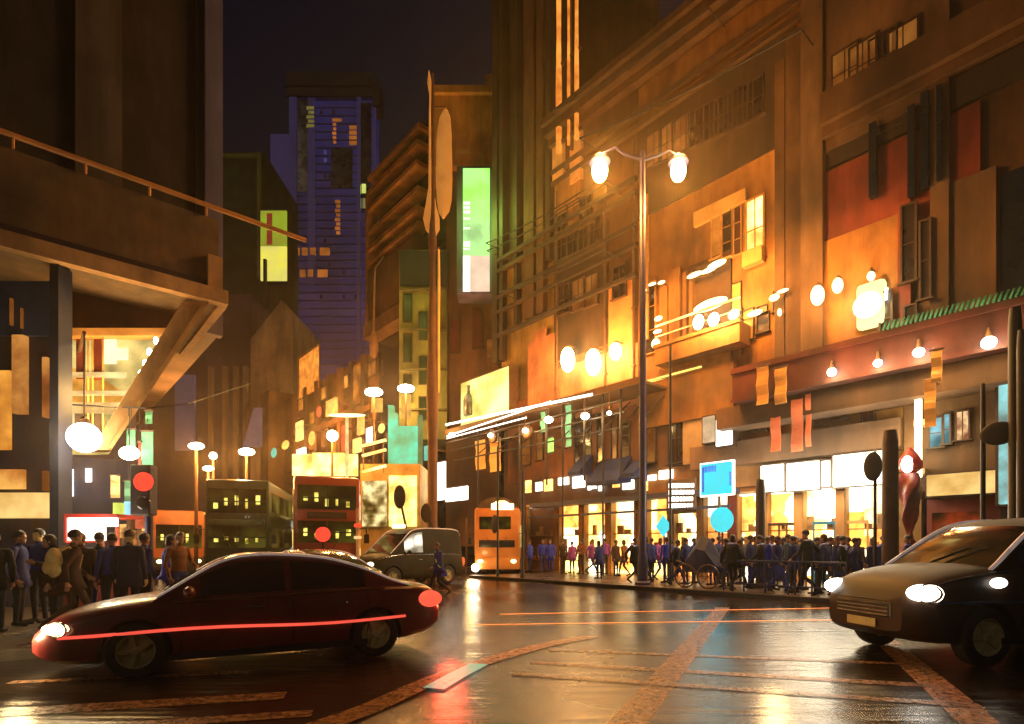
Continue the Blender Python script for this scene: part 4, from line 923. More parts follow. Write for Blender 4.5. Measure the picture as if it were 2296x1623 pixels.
nearfront = P(2070,1225,7.35); nearfront.z = 0
ctr2 = nearfront - h2*2.28 - perp*.82
sv = make_car('people_carrier', 'tall bronze silver car entering at the right edge, white headlights on', 'car', ctr2, HD2, suv, silver)
def cl2(p): return sv.matrix_basis @ Vector(p)
b = MB(); b.ell((1.30,.985,1.12),.14,.03,.07,16,8); b.build('indicator_light', E('repeater_white',(1,.95,.85),6,.1,3), sv, smooth=True, local=True)
lamp(cl2((4.2,.5,.7)), 40, (1,.62,.25), .12, parent=sv)
# dark saloon waiting beyond the red car, and the olive van
dk_paint = M('brown_black_paint', (.03,.022,.016), .25, .3, 1.5, 0, coat=.8)
p3 = dict(sedan); p3.update(strip=None, beltm=chrome, roofline=.014, hlm=MATS['headlight_glow'], hl=(2.25,.66,.62,.10,.14,.07), tl=(-2.36,.72,.82,.1,.16,.06), tlm=E('tail_dim',(1,.18,.05),.9,.2,3))
dc = make_car('saloon_car', 'dark brown saloon standing behind the red car, lit white plate', 'car', (-5.6,15.6,0), math.atan2(D1.y,D1.x)+.1, p3, dk_paint)
b = MB(); b.box((-2.49,-.26,.62),(.03,0,0),(0,.52,0),(0,0,.14)); b.build('number_plate', lit_white, dc, local=True)
olive_paint = M('olive_paint', (.022,.020,.005), .6, .4, 1.2, 0, col2=(.04,.037,.008), spec=.25)
van = dict(suv); van.update(W=1.95, H=2.35, roof=[(-2.42,1.26),(-2.38,2.0),(-2.2,2.28),(-1.2,2.35),(-.1,2.33),(.45,2.2),(.85,1.85),(1.35,1.42),(1.5,1.28)], ws=(.55,1.45), rw=(-2.4,-2.3), sidewin=((-.1,.85),), roofw=.80, roofline=.02, strip=None, tl=(-2.42,.85,.95,.06,.1,.2), hlm=MATS['headlight_glow'], hl=(2.28,.70,.92,.12,.14,.09), tlm=MATS['tail_dim'])
ov = make_car('panel_van', 'olive green van beyond the walking man in the blue coat', 'van', (-4.35,23.2,0), math.atan2(-D2.y,-D2.x)+.15, van, olive_paint)
b = MB(); b.box((2.42,-.3,.62),(.05,0,0),(0,.6,0),(0,0,.2)); b.build('number_plate', lit_white, ov, local=True)
b = MB(); b.box((.3,-.3,2.34),(.25,0,0),(0,.6,0),(0,0,.16)); b.build('roof_light', E('taxi_sign',(1,.85,.4),3,.2,3), ov, bevel=.03, local=True)

def make_bus(name, label, cat, loc, rz, L, Wd, H, paintm, lowm, winm, upm, front, group=None, decks=2, lowwin=None):
    root = thing(name, loc, label, cat, rz, group)
    b = MB(); b.box((-L/2,-Wd/2,.95),(L,0,0),(0,Wd,0),(0,0,H-.95)); b.build('body', paintm, root, bevel=.14, local=True, smooth=True)
    b = MB(); b.box((-L/2+.03,-Wd/2+.02,.32),(L-.06,0,0),(0,Wd-.04,0),(0,0,.70)); b.build('skirt', lowm, root, bevel=.06, local=True, smooth=True)
    xf = L/2
    for (y0,y1,z0,z1,m_,nm) in front:
        f = MB(); f.box((xf-.05,y0*Wd/2,z0),(.085,0,0),(0,(y1-y0)*Wd/2,0),(0,0,z1-z0)); fo = f.build(nm, m_, root, bevel=.035, local=True, smooth=True)
        if nm.endswith('windscreen') and (z1-z0) > .75:
            rg = random.Random(int(L*10+z0*100)); q = MB(); ya = y0*Wd/2; wy = (y1-y0)*Wd/2
            for k in range(5):
                q = MB(); yy = ya+wy*(.10+.18*k); hh_ = (z1-z0)*rg.uniform(.15,.42); q.box((xf+.036,yy,z0+(z1-z0)*rg.uniform(.1,.35)),(.006,0,0),(0,wy*rg.uniform(.03,.09),0),(0,0,hh_)); q.build('interior_light', E('bus_interior',(1,.82,.16),1.1,.6,3,col2=(.5,.4,.04)), fo, local=True)
            q = MB(); q.box((xf+.036,ya,z0+(z1-z0)*.44),(.012,0,0),(0,wy,0),(0,0,.05)); q.box((xf+.036,ya+wy*.49,z0),(.012,0,0),(0,.04,0),(0,0,z1-z0)); q.build('screen_bar', black_trim, fo, local=True)
    for dk in range(decks):
        zb_ = (1.55,1.0)[0] if dk == 0 else 1.55+ (H-1.55)/2+.12
        hh = (H-1.55)/decks*.58
        for sg in (1,-1):
            nwin = int(L/1.4)
            for i in range(nwin):
                x_ = -L/2+.5+(L-1.0)*i/nwin; f = MB(); f.box((x_+.06, sg*(Wd/2+.012)-.02, zb_),((L-1.0)/nwin-.12,0,0),(0,.04,0),(0,0,hh)); f.build('window', winm if (i*7+dk*3) % 4 else upm, root, bevel=.012, local=True)
    for x in (-L/2+2.2, L/2-1.9):
        for sg in (1,-1): wheel(root, (x, sg*(Wd/2-.11), .48), .48, .26, sg)
    for sg in (1,-1):
        b = MB(); b.ell((xf+.0,sg*Wd*.37,.78),.08,.16,.11,14,8); b.build('headlight', E('bus_headlight',(1,.78,.40),4,.2,3), root, smooth=True, local=True)
        b = MB(); b.tube([(xf-.1,sg*Wd/2,2.3),(xf+.25,sg*(Wd/2+.22),2.35),(xf+.25,sg*(Wd/2+.22),2.05)], .025, 6); b.box((xf+.21,sg*(Wd/2+.22)-.1,1.72),(.06,0,0),(0,.2,0),(0,0,.36)); b.build('mirror', black_trim, root, local=True)
    for sg in (1,-1):
        b = MB(); b.tube([(xf+.045,sg*.2,1.5),(xf+.05,sg*.55,2.1)], .012, 5); b.build('wiper', black_trim, root, local=True)
    return root
bus_win = E('bus_window', (.55,.40,.06), .20, .7, .6, col2=(.12,.07,.012)); bus_win2 = E('bus_window_lit', (1,.75,.2), 1.0, .6, 1.4, col2=(.3,.15,.02)); bus_screen = E('bus_screen', (.30,.26,.03), .16, .7, .5, col2=(.05,.035,.006))
bus_dark = M('bus_skirt', (.02,.016,.012), .5, .3, 2, 0)
rb_paint = M('bus_red', (.36,.055,.02), .35, .3, .8, 0, col2=(.42,.09,.03), coat=.3)
gb_paint = M('bus_teal', (.05,.095,.07), .4, .35, .8, 0, col2=(.08,.13,.09), coat=.3)
ob_paint = M('bus_orange', (.62,.21,.04), .45, .3, .8, 0, col2=(.70,.28,.06), coat=.2)
ang_b = math.atan2(-.86,.42)
def busloc(x0, x1, Y, L, ang):       # front-left and front-right survey columns at depth Y -> centre
    c_ = (P(x0,1225,Y)+P(x1,1225,Y))/2; f = Vector((math.cos(ang),math.sin(ang),0)); v = c_ - f*L/2; v.z = 0; return v
red_front = [(-.88,.88,1.75,2.60,MATS['bus_screen'],'windscreen'),(-.88,.88,3.05,4.0,MATS['bus_screen'],'upper_windscreen'),(-.6,.6,2.68,2.96,M('blind_box',(.05,.03,.01),.4,.3,2),'destination_box')]
ang_r = math.atan2(-.93,.36)
rbus = make_bus('double_decker_bus', 'red double decker bus facing the crossing, third from the left of the buses', 'bus', busloc(662,806,22.0,10,ang_r), ang_r, 10, 2.5, 4.35, rb_paint, bus_dark, bus_win2, bus_win, red_front, 'double decker buses')
ang_g = math.atan2(-.97,.24)
gfront = [(-.88,.88,1.55,2.45,MATS['bus_screen'],'windscreen'),(-.9,.9,3.0,4.02,MATS['bus_screen'],'upper_windscreen'),(-.85,.85,2.5,2.72,M('teal_band',(.10,.2,.15),.5,.3,2),'destination_box')]
gbus = make_bus('double_decker_bus', 'dark teal green double decker bus beside the red bus', 'bus', busloc(458,606,23.4,10,ang_g), ang_g, 10, 2.5, 4.4, gb_paint, bus_dark, bus_win, bus_win, gfront, 'double decker buses')
ang_l = math.atan2(-.80,.60)
lbus = make_bus('single_decker_bus', 'single decker bus with bright lit side windows, left of the teal bus', 'bus', busloc(372,432,31,10,ang_l)+Vector((0,0,0)), ang_l, 10, 2.5, 3.6, M('bus_rust',(.32,.10,.03),.5,.4,1,0), bus_dark, E('bus_window_bright',(1,.68,.25),2.2,.6,1.2,col2=(.9,.3,.05)), bus_win2, [(-.88,.88,1.5,2.8,MATS['bus_screen'],'windscreen')], None, 1)
b = MB(); b.box((-5,1.20,3.42),(10,0,0),(0,.08,0),(0,0,.1)); b.box((-5,-1.28,3.42),(10,0,0),(0,.08,0),(0,0,.1)); b.build('roof_light_rail', lit_warm, lbus, local=True)
ofront = [(-.78,.62,2.55,3.25,E('tram_screen',(.30,.22,.02),.14,.9,1.5,col2=(.02,.012,.005)),'windscreen'),(-.80,.80,1.55,1.95,black_trim,'black_band'),(-.25,.75,3.62,3.98,E('blind_glow',(1,.78,.38),3.2,.4,3),'destination_box')]
ang_o = math.atan2(-.97,-.05)
obus = make_bus('tram_bus', 'orange bus with lit arched headboard at the pavement end, facing the crossing', 'bus', busloc(1062,1166,31,8,ang_o), ang_o, 8, 2.5, 3.75, ob_paint, ob_paint, bus_win, bus_win2, ofront, None, 1)
b = MB()
b.ring_loft([[Vector((3.75+dx, math.cos(a_)*r_, 3.7+math.sin(a_)*r_*.62)) for a_ in [math.pi*k/14 for k in range(15)]]+[Vector((3.75+dx,0,3.6))] for dx,r_ in ((0,1.05),(.2,1.05))])
b.build('headboard', M('headboard_brown',(.10,.05,.02),.6,.4,2,0), obus, local=True)
b = MB(); b.ring_loft([[Vector((3.97+dx, .25+math.cos(a_)*.55, 3.72+math.sin(a_)*.42)) for a_ in [math.pi*k/14 for k in range(15)]] for dx in (0,.05)]); b.build('headboard_lamp', E('arch_glow',(1,.80,.42),5,.4,2,col2=(1,.55,.12)), obus, local=True)
b = MB(); b.ell((4.06,-1.18,.42),.12,.22,.22,16,10); b.build('fog_light', lamp_glass, obus, smooth=True, local=True)
lamp(P(1056,1262,29.5), 90, (1,.62,.22), .2, parent=obus)

# small fittings of the two near cars
def fittings(root, p, plate=True):
    xf = p['L']/2; g0, gh = p['grille']; hw_ = interp(p['halfw'], xf-.03)*p['W']/2
    for k in range(4):
        z = g0+gh*(.12+.24*k); b = MB(); b.box((xf+.012,-hw_*.66,z),(.02,0,0),(0,hw_*1.32,0),(0,0,.018)); b.build('grille_bar', chrome, root, local=True)
    if plate: b = MB(); b.box((xf+.016,-.26,g0-.02-.13),(.02,0,0),(0,.52,0),(0,0,.12)); b.build('number_plate', M('plate_yellow',(.5,.4,.15),.5,.2,4,0), root, bevel=.006, local=True)
    hl = p['hl']
    for sg in (1,-1):
        c_ = Vector((hl[0]-.02, sg*hl[1], hl[2])); n = 20
        b = MB(); b.tube([c_+Vector((hl[3]*.62*math.cos(2*math.pi*k/n)+.03, sg*hl[4]*.9*math.cos(2*math.pi*k/n)*-.55+sg*hl[4]*.72, hl[5]*1.12*math.sin(2*math.pi*k/n))) for k in range(n+1)], .014, 6); b.build('headlight_rim', chrome, root, smooth=True, local=True)
        b = MB(); b.ell((xf-.16, sg*hw_*.86, g0+.02), .10,.09,.055, 12, 8); b.build('fog_lamp', M('fog_lens',(.6,.5,.35),.2,.2,3,0,emit=.25), root, smooth=True, local=True)
        b = MB(); b.tube([(p['ws'][1]-.06, sg*.12, interp(p['roof'],p['ws'][1]-.06)+.03),(p['ws'][1]-.38, sg*.12+.34, interp(p['roof'],p['ws'][1]-.38)+.035)], .010, 5); b.build('wiper', black_trim, root, local=True)
        b = MB(); b.box((-p['L']*.27, sg*(p['W']/2-.005)-.01, interp(p['bot'],0)+.02),(p['L']*.52,0,0),(0,.02,0),(0,0,.09)); b.build('sill_moulding', black_trim, root, bevel=.006, local=True)
fittings(redcar, sedan, False); fittings(sv, suv)
# driver and seats behind the glass
for root, p, xs_ in ((redcar, sedan, (.05,-.95)), (sv, suv, (-.1,-1.1))):
    for x in xs_:
        for y in (.38,-.38):
            zt = interp(p['top'],x); b = MB(); b.box((x-.22,y-.24,zt-.35),(.14,0,0),(0,.48,0),(0,0,.50)); b.box((x-.20,y-.12,zt+.17),(.10,0,0),(0,.24,0),(0,0,.16)); b.build('seat', M('seat_fabric',(.05,.035,.025),.8,.3,4,0), root, bevel=.04, local=True)
# ================================================================== people
skin_m = M('skin', (.36,.18,.10), .55, .15, 6, 0); hair_dk = M('hair_dark', (.012,.009,.008), .5, .3, 20, 0); hair_br = M('hair_brown', (.06,.03,.015), .5, .3, 20, 0)
def cloth(name, col, emit=0): return M('cloth_'+name, col, .85, .35, 5, .1, grain=120, emit=emit)  # emit puts a faint glow into the cloth colour
CL = dict(navy=cloth('navy',(.014,.022,.14),.02), ink=cloth('ink',(.006,.008,.016)), brown=cloth('brown',(.05,.022,.012)), blue=cloth('blue',(.03,.05,.42),.05), royal=cloth('royal',(.025,.035,.34),.04),
    plum=cloth('plum',(.28,.05,.22),.05), rust=cloth('rust',(.20,.07,.02)), teal=cloth('teal',(.015,.06,.10)), orange=cloth('orange',(.34,.10,.025)), grey=cloth('grey',(.10,.08,.07)), inkblue=cloth('inkblue',(.010,.014,.055)), shoe=cloth('shoe',(.01,.008,.007)), lilac=cloth('lilac',(.55,.55,.8),.12), ochre=cloth('ochre',(.50,.32,.10),.06))
def seg_piece(b, p0, p1, r0, r1, n=10):
    p0, p1 = Vector(p0), Vector(p1); d = (p1-p0).normalized(); a = d.orthogonal().normalized(); c_ = d.cross(a); rings = []
    for k in range(5):
        th = math.pi/2*(1-k/4); rings.append((p0-d*r0*math.sin(th), r0*math.cos(th)))
    for k in range(1,5):
        th = math.pi/2*k/4; rings.append((p1+d*r1*math.sin(th), r1*math.cos(th)))
    rings.insert(5, (p1, r1))
    b.ring_loft([[q+(a*math.cos(2*math.pi*i/n)+c_*math.sin(2*math.pi*i/n))*max(r_,1e-3) for i in range(n)] for q, r_ in rings])
def build_proto(name, pose, female=False, coat=None):
    """figure faces local +Y; returns (body mesh, hair mesh, coat mesh or None)"""
    b = MB(); segs = []
    def add(p0,p1,r0,r1,lab): seg_piece(b,p0,p1,r0,r1); segs.append((Vector(p0),Vector(p1),r0,r1,lab))
    lean = pose.get('lean',0); sh = .185 if not female else .168
    def T_(x,y,z): return Vector((x, y+lean*max(0,z-.95), z))
    # torso
    rings = []
    for z,rx,ry,yo in ((.84,.06,.05,0),(.87,.150,.105,0),(.95,.172,.118,-.01),(1.05,.150,.105,0),(1.15,.150,.105,.005),(1.27,.172,.118,.01),(1.36,.170,.108,.0),(1.42,.125,.085,-.01),(1.46,.06,.06,-.012)):
        c_ = T_(0,yo,z); rings.append([c_+Vector((rx*math.cos(2*math.pi*k/20), ry*math.sin(2*math.pi*k/20),0)) for k in range(20)])
    b.ring_loft(rings)
    segs.append((T_(0,0,.96),T_(0,0,1.36),.15,.15,1))
    add(T_(-sh,-.005,1.385),T_(sh,-.005,1.385),.058,.058,1)
    ht = pose.get('head',(0,0)); hc = T_(0,.02,1.60)+Vector((ht[0]*.03,ht[1]*.05,-abs(ht[1])*.02))
    add(T_(0,-.01,1.42), hc-Vector((0,.005,.07)), .056,.052,0)
    rot = Matrix.Rotation(ht[0]*.6,3,'Z')
    def Hd(x,y,z): return hc+rot@Vector((x,y,z))
    b.ell(hc+Vector((0,-.008,.03)),.074,.093,.098,18,14,rot); segs.append((hc-Vector((0,0,.03)),hc+Vector((0,0,.05)),.08,.08,0))
    b.ell(Hd(0,.03,-.045),.052,.058,.065,14,10,rot); b.ell(Hd(0,.087,-.005),.012,.018,.022,8,6,rot); b.ell(Hd(0,.076,-.055),.022,.01,.009,8,6,rot); b.ell(Hd(0,.07,-.088),.022,.018,.018,8,6,rot)
    for sg in (1,-1): b.ell(Hd(sg*.076,-.005,-.005),.012,.02,.03,8,6,rot); b.ell(Hd(sg*.03,.072,.028),.026,.015,.010,8,6,rot)
    for sg,side in ((1,'L'),(-1,'R')):
        hip = Vector((sg*.088,0,.90)); kn = Vector(pose['knee'+side]); an = Vector(pose['ankle'+side])
        add(hip,kn,.088,.058,2); add(kn,an,.056,.038,2)
        mid = kn.lerp(an,.3)+Vector((0,-.018,0)); add(kn.lerp(an,.12),mid,.048,.052,2)
        fd = Vector(pose.get('foot'+side,(0,1,0))).normalized(); heel = an+Vector((0,0,-.045))-fd*.03; toe = heel+fd*.20+Vector((0,0,-.015+pose.get('toe'+side,0)))
        add(heel,toe,.040,.032,3)
        shd = T_(sg*sh,-.005,1.385); el = Vector(pose['elbow'+side]); wr = Vector(pose['wrist'+side])
        add(shd,el,.054,.042,1); add(el,wr,.041,.030,1)
        hd = (wr-el).normalized(); pal = wr+hd*.085; sd = Vector((sg,0,0)) - hd*hd.x*sg
        sd = sd.normalized(); fw = hd.cross(sd).normalized()
        add(wr+hd*.02, wr+hd*.08, .028,.030,0)
        for k,(o,l) in enumerate(((-.030,.070),(-.010,.080),(.010,.076),(.029,.060))):
            p0 = wr+hd*.095+fw*o; p1 = p0+hd*l*.55-sd*.012; p2 = p1+hd*l*.38-sd*.035
            add(p0-hd*.02,p1,.0095,.009,0); add(p1,p2,.009,.0075,0)
        t0 = wr+hd*.045-fw*.026; t1 = t0+hd*.03-fw*.028-sd*.01; add(t0,t1,.011,.010,0); add(t1,t1+hd*.032-fw*.004-sd*.01,.010,.008,0)
    bm = b.bm; bmesh.ops.recalc_face_normals(bm, faces=bm.faces)
    me = bpy.data.meshes.new(name+'_rough'); bm.to_mesh(me); bm.free()
    o = bpy.data.objects.new(name+'_rough', me); COL.objects.link(o)
    md = o.modifiers.new('r','REMESH'); md.mode = 'VOXEL'; md.voxel_size = .0085; md.adaptivity = 0
    m2 = o.modifiers.new('s','SMOOTH'); m2.iterations = 3; m2.factor = .5
    m3 = o.modifiers.new('d','DECIMATE'); m3.ratio = .22
    bpy.context.view_layer.update()
    res = bpy.data.meshes.new_from_object(o.evaluated_get(bpy.context.evaluated_depsgraph_get())); res.name = name
    bpy.data.objects.remove(o); bpy.data.meshes.remove(me)
    n = len(res.polygons); cen = np.empty(n*3); res.polygons.foreach_get('center', cen); cen = cen.reshape(-1,3)
    best = np.full(n, 1e9); lab = np.zeros(n, int)
    for p0,p1,r0,r1,l in segs:
        d = np.array(p1-p0); L2 = max((d@d),1e-9); q = np.clip(((cen-np.array(p0))@d)/L2,0,1)
        dist = np.linalg.norm(cen-(np.array(p0)+q[:,None]*d),axis=1)-(r0+(r1-r0)*q)
        m_ = dist < best; best[m_] = dist[m_]; lab[m_] = l
    z = cen[:,2]; lab[(lab==1)&(z<.97)&(np.abs(cen[:,0])<.2)] = 2
    res.polygons.foreach_set('material_index', lab.astype(np.int32)); res.polygons.foreach_set('use_smooth', np.ones(n,bool))
    for q in range(4): res.materials.append(None)
    # hair
    hb = MB(); rings = []; long = female
    for j in range(9):
        th = math.pi*(.02+.60*j/8); ring = []
        for k in range(18):
            a_ = 2*math.pi*k/18; v = Vector((.083*math.sin(th)*math.cos(a_), .102*math.sin(th)*math.sin(a_)-.012, .105*math.cos(th)+.035))
            if v.y > .03 and v.z < .06: v.z = .06+.02*(v.y-.03)*10*.3; v.y = min(v.y,.085)
            if long and v.y < .0 and j >= 6: v.z -= .10*(j-5)/3
            ring.append(hc+rot@v)
        rings.append(ring)
    hb.ring_loft(rings)
    bmesh.ops.recalc_face_normals(hb.bm, faces=hb.bm.faces)
    for f in hb.bm.faces: f.smooth = True
    hm = bpy.data.meshes.new('hair'); hb.bm.to_mesh(hm); hb.bm.free(); hm.materials.append(None)
    cm = None
    if coat:
        cb_ = MB(); rings = []
        for z,rx,ry in ((1.40,.13,.10),(1.36,.186,.122),(1.27,.19,.135),(1.12,.168,.124),(1.0,.176,.132),(.9,.195,.15),(coat,.215,.175)):
            c_ = T_(0,.0,z); rings.append([c_+Vector((rx*math.cos(2*math.pi*k/22)*(1+.03*math.sin(k*3+z*9)), ry*math.sin(2*math.pi*k/22)*(1+.04*math.sin(k*2+z*7)),0)) for k in range(22)])
        for k in range(22):   # coat hem swings with the stride
            rings[-1][k].y += pose.get('swing',0)*(.05 if rings[-1][k].x>0 else -.05)
        cb_.ring_loft(rings+[[p.lerp(Vector((0,p.y*0,p.z)),.12) for p in rings[-1]]], cap=False)
        for sg,side in ((1,'L'),(-1,'R')):
            el = Vector(pose['elbow'+side]); wr = Vector(pose['wrist'+side]); shd = T_(sg*sh,-.005,1.385)
            cb_.tube([shd-Vector((sg*.03,0,0)),shd+Vector((sg*.01,0,-.02)),shd.lerp(el,.5),el,el.lerp(wr,.5),wr], [.05,.064,.056,.052,.046,.043], 12)
        cb_.tube([T_(0,-.01,1.43), T_(0,-.012,1.40)], [.066,.105], 14)
        bmesh.ops.recalc_face_normals(cb_.bm, faces=cb_.bm.faces)
        for f in cb_.bm.faces: f.smooth = True
        cm = bpy.data.meshes.new('coat'); cb_.bm.to_mesh(cm); cb_.bm.free(); cm.materials.append(None)
    return res, hm, cm
stand = dict(kneeL=(.095,.015,.49),kneeR=(-.095,.005,.49),ankleL=(.10,-.01,.09),ankleR=(-.11,-.02,.09),elbowL=(.25,-.03,1.10),elbowR=(-.25,-.03,1.10),wristL=(.24,.06,.86),wristR=(-.25,.05,.86),footL=(.25,1,0),footR=(-.25,1,0))
walk = dict(kneeL=(.09,.20,.50),kneeR=(-.09,.06,.48),ankleL=(.085,.34,.11),ankleR=(-.085,-.34,.17),toeL=.05,toeR=-.10,elbowL=(.25,-.17,1.12),elbowR=(-.25,.10,1.11),wristL=(.24,-.14,.87),wristR=(-.22,.30,.96),lean=.06,swing=1,head=(0,.3))
walk2 = dict(kneeL=(.09,.10,.48),kneeR=(-.09,.17,.50),ankleL=(.085,-.22,.14),ankleR=(-.085,.25,.10),toeL=-.08,elbowL=(.25,.07,1.11),elbowR=(-.25,-.14,1.11),wristL=(.22,.24,.94),wristR=(-.25,-.15,.86),lean=.04,swing=-1,head=(.4,.2))
phone = dict(stand, elbowL=(.24,.02,1.12),wristL=(.10,.26,1.20),head=(.1,.9))
chat = dict(stand, elbowR=(-.27,.03,1.12),wristR=(-.16,.28,1.06),head=(-.8,.1),kneeL=(.11,.05,.49))
protos = {'stand':build_proto('standing_body',stand,False,None),'coat':build_proto('coat_body',stand,False,.72),'walk':build_proto('walking_body',walk,False,.74),
          'walk2':build_proto('strolling_body',walk2,True,.80),'phone':build_proto('phone_body',phone,True,.62),'chat':build_proto('chatting_body',chat,False,None)}
def person(kind, loc, rz, label, jacket, legs, group=None, scale=1.0, hair=None, skin=None, coatm=None):
    body, hm, cm = protos[kind]
    root = thing('person', loc, label, 'person', rz, group); root.scale = (scale,)*3
    def put(nm, me, mats):
        o = bpy.data.objects.new(nm, me); COL.objects.link(o); o.parent = root
        for i,m_ in enumerate(mats): o.material_slots[i].link = 'OBJECT'; o.material_slots[i].material = m_
    put('body', body, [skin or skin_m, CL[jacket], CL[legs], CL['shoe']]); put('hair', hm, [hair or hair_dk])
    if cm: put('coat', cm, [CL[coatm or jacket]])
    return root
def face_to(v): return math.atan2(v[1], v[0]) - math.pi/2
GP = .13
def WP(x, t):
    s, Y = at(x, t); return W(s, t, GP)
crowd = 'people walking along the right pavement'
AL = math.atan2(D1.y,D1.x)-math.pi/2; AR = AL+math.pi; TO = AL+math.pi/2
plist = [
 (1188,5.3,'coat','blue','navy','person in a bright blue coat, nearest the orange bus',AL,None), (1216,5.0,'stand','royal','navy','person in a royal blue jacket, second from the orange bus',AR,None), (1234,5.6,'phone','blue','royal','person in a bright blue coat looking down, third from the orange bus',TO,None),
 (1262,4.6,'stand','brown','brown','brown clad person with a plum neighbour, right of the three blue coats',AR,None), (1283,5.6,'coat','plum','navy','person in a plum coat, leftmost of the plum coats',AL,None), (1303,5.2,'chat','rust','brown','person in rust brown between two plum coats',TO,None),
 (1326,5.8,'walk','plum','navy','person in a plum coat in the middle of the lit shopfront',AR,None), (1344,2.6,'phone','navy','ink','person in a navy coat near the kerb, left of the blue lamp post',AL,None), (1357,5.9,'stand','plum','brown','person in a plum jacket close to the shop window',AL,None),
 (1381,5.0,'coat','brown','ink','person in a brown coat behind the navy stroller',AR,None), (1400,5.5,'walk2','rust','brown','person in a rust coat just left of the blue lamp post',AL,None), (1421,1.3,'walk','ink','ink','person in a black coat striding by the blue lamp post',AR,'lilac'),
 (1461,3.2,'coat','navy','ink','person in a navy coat under the cyan diamond sign',AL,None), (1480,4.2,'walk2','plum','royal','person in a bright plum coat under the cyan diamond sign',AR,None), (1495,2.4,'stand','royal','navy','slim person in royal blue right of the plum coat',AL,None),
 (1516,1.6,'walk','ink','navy','person in a black coat with navy trousers, left of the blue cart',AR,'lilac'), (1537,2.4,'coat','navy','ink','person in a long navy coat touching the blue cart',AL,None), (1640,.55,'walk2','ink','ink','person in black stepping off the kerb under the round cyan sign',TO+math.pi,'lilac'),
 (1664,4.4,'stand','brown','brown','brown clad person in front of the red shop pier',AL,None), (1682,2.2,'coat','navy','royal','person in a navy coat right of the one stepping off the kerb',AR,None), (1707,1.6,'walk','ink','navy','person in black with navy trousers before the open shop door',AL,'lilac'),
 (1731,1.9,'coat','royal','navy','person in a royal blue coat before the open shop door',AR,'lilac'), (1750,4.6,'stand','teal','ink','person in teal inside the shop entrance',TO,None), (1766,2.6,'chat','teal','navy','person in a teal jacket turning, left of the tall dark couple',AR,None),
 (1786,4.6,'phone','brown','ink','person in brown reading in the shop entrance',TO,None), (1812,.8,'walk','ink','ink','tall person in black with a pale collar before the teal door',AL,'lilac'), (1832,1.6,'coat','navy','navy','person in a navy coat behind the tall one in black',AR,None),
 (1851,1.2,'walk2','navy','ink','person in a navy coat with a lilac collar, second right of the tall one',AL,'lilac'), (1872,3.8,'stand','rust','brown','person in rust brown at the yellow shop window',TO,None), (1890,1.3,'coat','ink','navy','person in a black coat with lilac collar below the yellow light',AR,'lilac'),
 (1903,3.0,'chat','brown','ink','person in a brown jacket leaning by the yellow window',AL,None), (1924,3.2,'stand','brown','navy','person in brown close to the bronze car nose',AR,None), (1958,3.4,'coat','navy','ink','person in a navy coat seen over the bonnet of the bronze car',AL,None), (1976,4.2,'walk','royal','navy','person in royal blue beside the thick brown post',AR,None), (2036,4.0,'stand','navy','ink','person in navy at the foot of the red pillar',AL,None)]
plist += [(1437,3.6,'coat','ink','ink','person in a long black coat just right of the blue lamp post',AR,None),(1449,1.6,'walk2','navy','ink','person in navy striding between the lamp post and the cyan diamond',AL,None),(1506,3.6,'coat','ink','ink','person in a black coat behind the slim royal blue one',AL,None),
 (1556,3.2,'coat','navy','navy','person in a navy coat right behind the blue cart',AR,None),(1598,2.6,'coat','ink','navy','person in a black coat right of the blue cart',AL,None),(1612,3.6,'stand','navy','ink','person in navy below the round cyan sign',AR,None),(1628,2.2,'coat','navy','ink','person in a long navy coat left of the one stepping off the kerb',AL,None),
 (1655,1.5,'walk','ink','ink','person in black walking right of the one stepping off the kerb',AR,None),(1694,3.0,'coat','ink','ink','person in a black coat between two navy ones before the shop pier',AL,None),(1720,3.0,'coat','navy','ink','person in a navy coat left of the open shop door',AR,None),(1742,1.4,'walk2','navy','royal','person in navy at the guard rail before the open shop door',AR,None),
 (1757,3.4,'coat','ink','ink','person in a black coat in the shop door',AL,None),(1778,1.2,'coat','navy','ink','person in a navy coat at the guard rail left of the tall one',AL,None),(1798,2.8,'stand','ink','navy','person in black left behind the tall one',AR,None),(1843,2.8,'coat','teal','ink','person in a teal coat before the teal door',AL,None),(1862,2.4,'stand','ink','ink','person in black right of the lilac collars',AR,None),
 (1880,2.2,'coat','navy','navy','person in a navy coat under the yellow light',AL,None),(1912,1.8,'walk','navy','ink','person in navy striding near the bronze car nose',AR,None)]
for i,(x,t,k,j,l,lab,rz,cm_) in enumerate(plist):
    p = WP(x,t); rr = random.Random(i)
    r_ = person(k, p, rz+rr.uniform(-.5,.5), lab, j, l, crowd, rr.uniform(1.0,1.10)*(1.05 if x == 1812 else 1), hair_br if i%3 == 0 else hair_dk)
    if cm_:
        b = MB(); b.tube([Vector((math.cos(a_)*.082, math.sin(a_)*.085+.02, 1.435-.02*math.sin(a_))) for a_ in [2*math.pi*q/14 for q in range(15)]], .026, 8); b.ell((.07,.09,1.36),.05,.03,.09,10,8); b.build('scarf', CL['lilac'], r_, smooth=True, local=True)
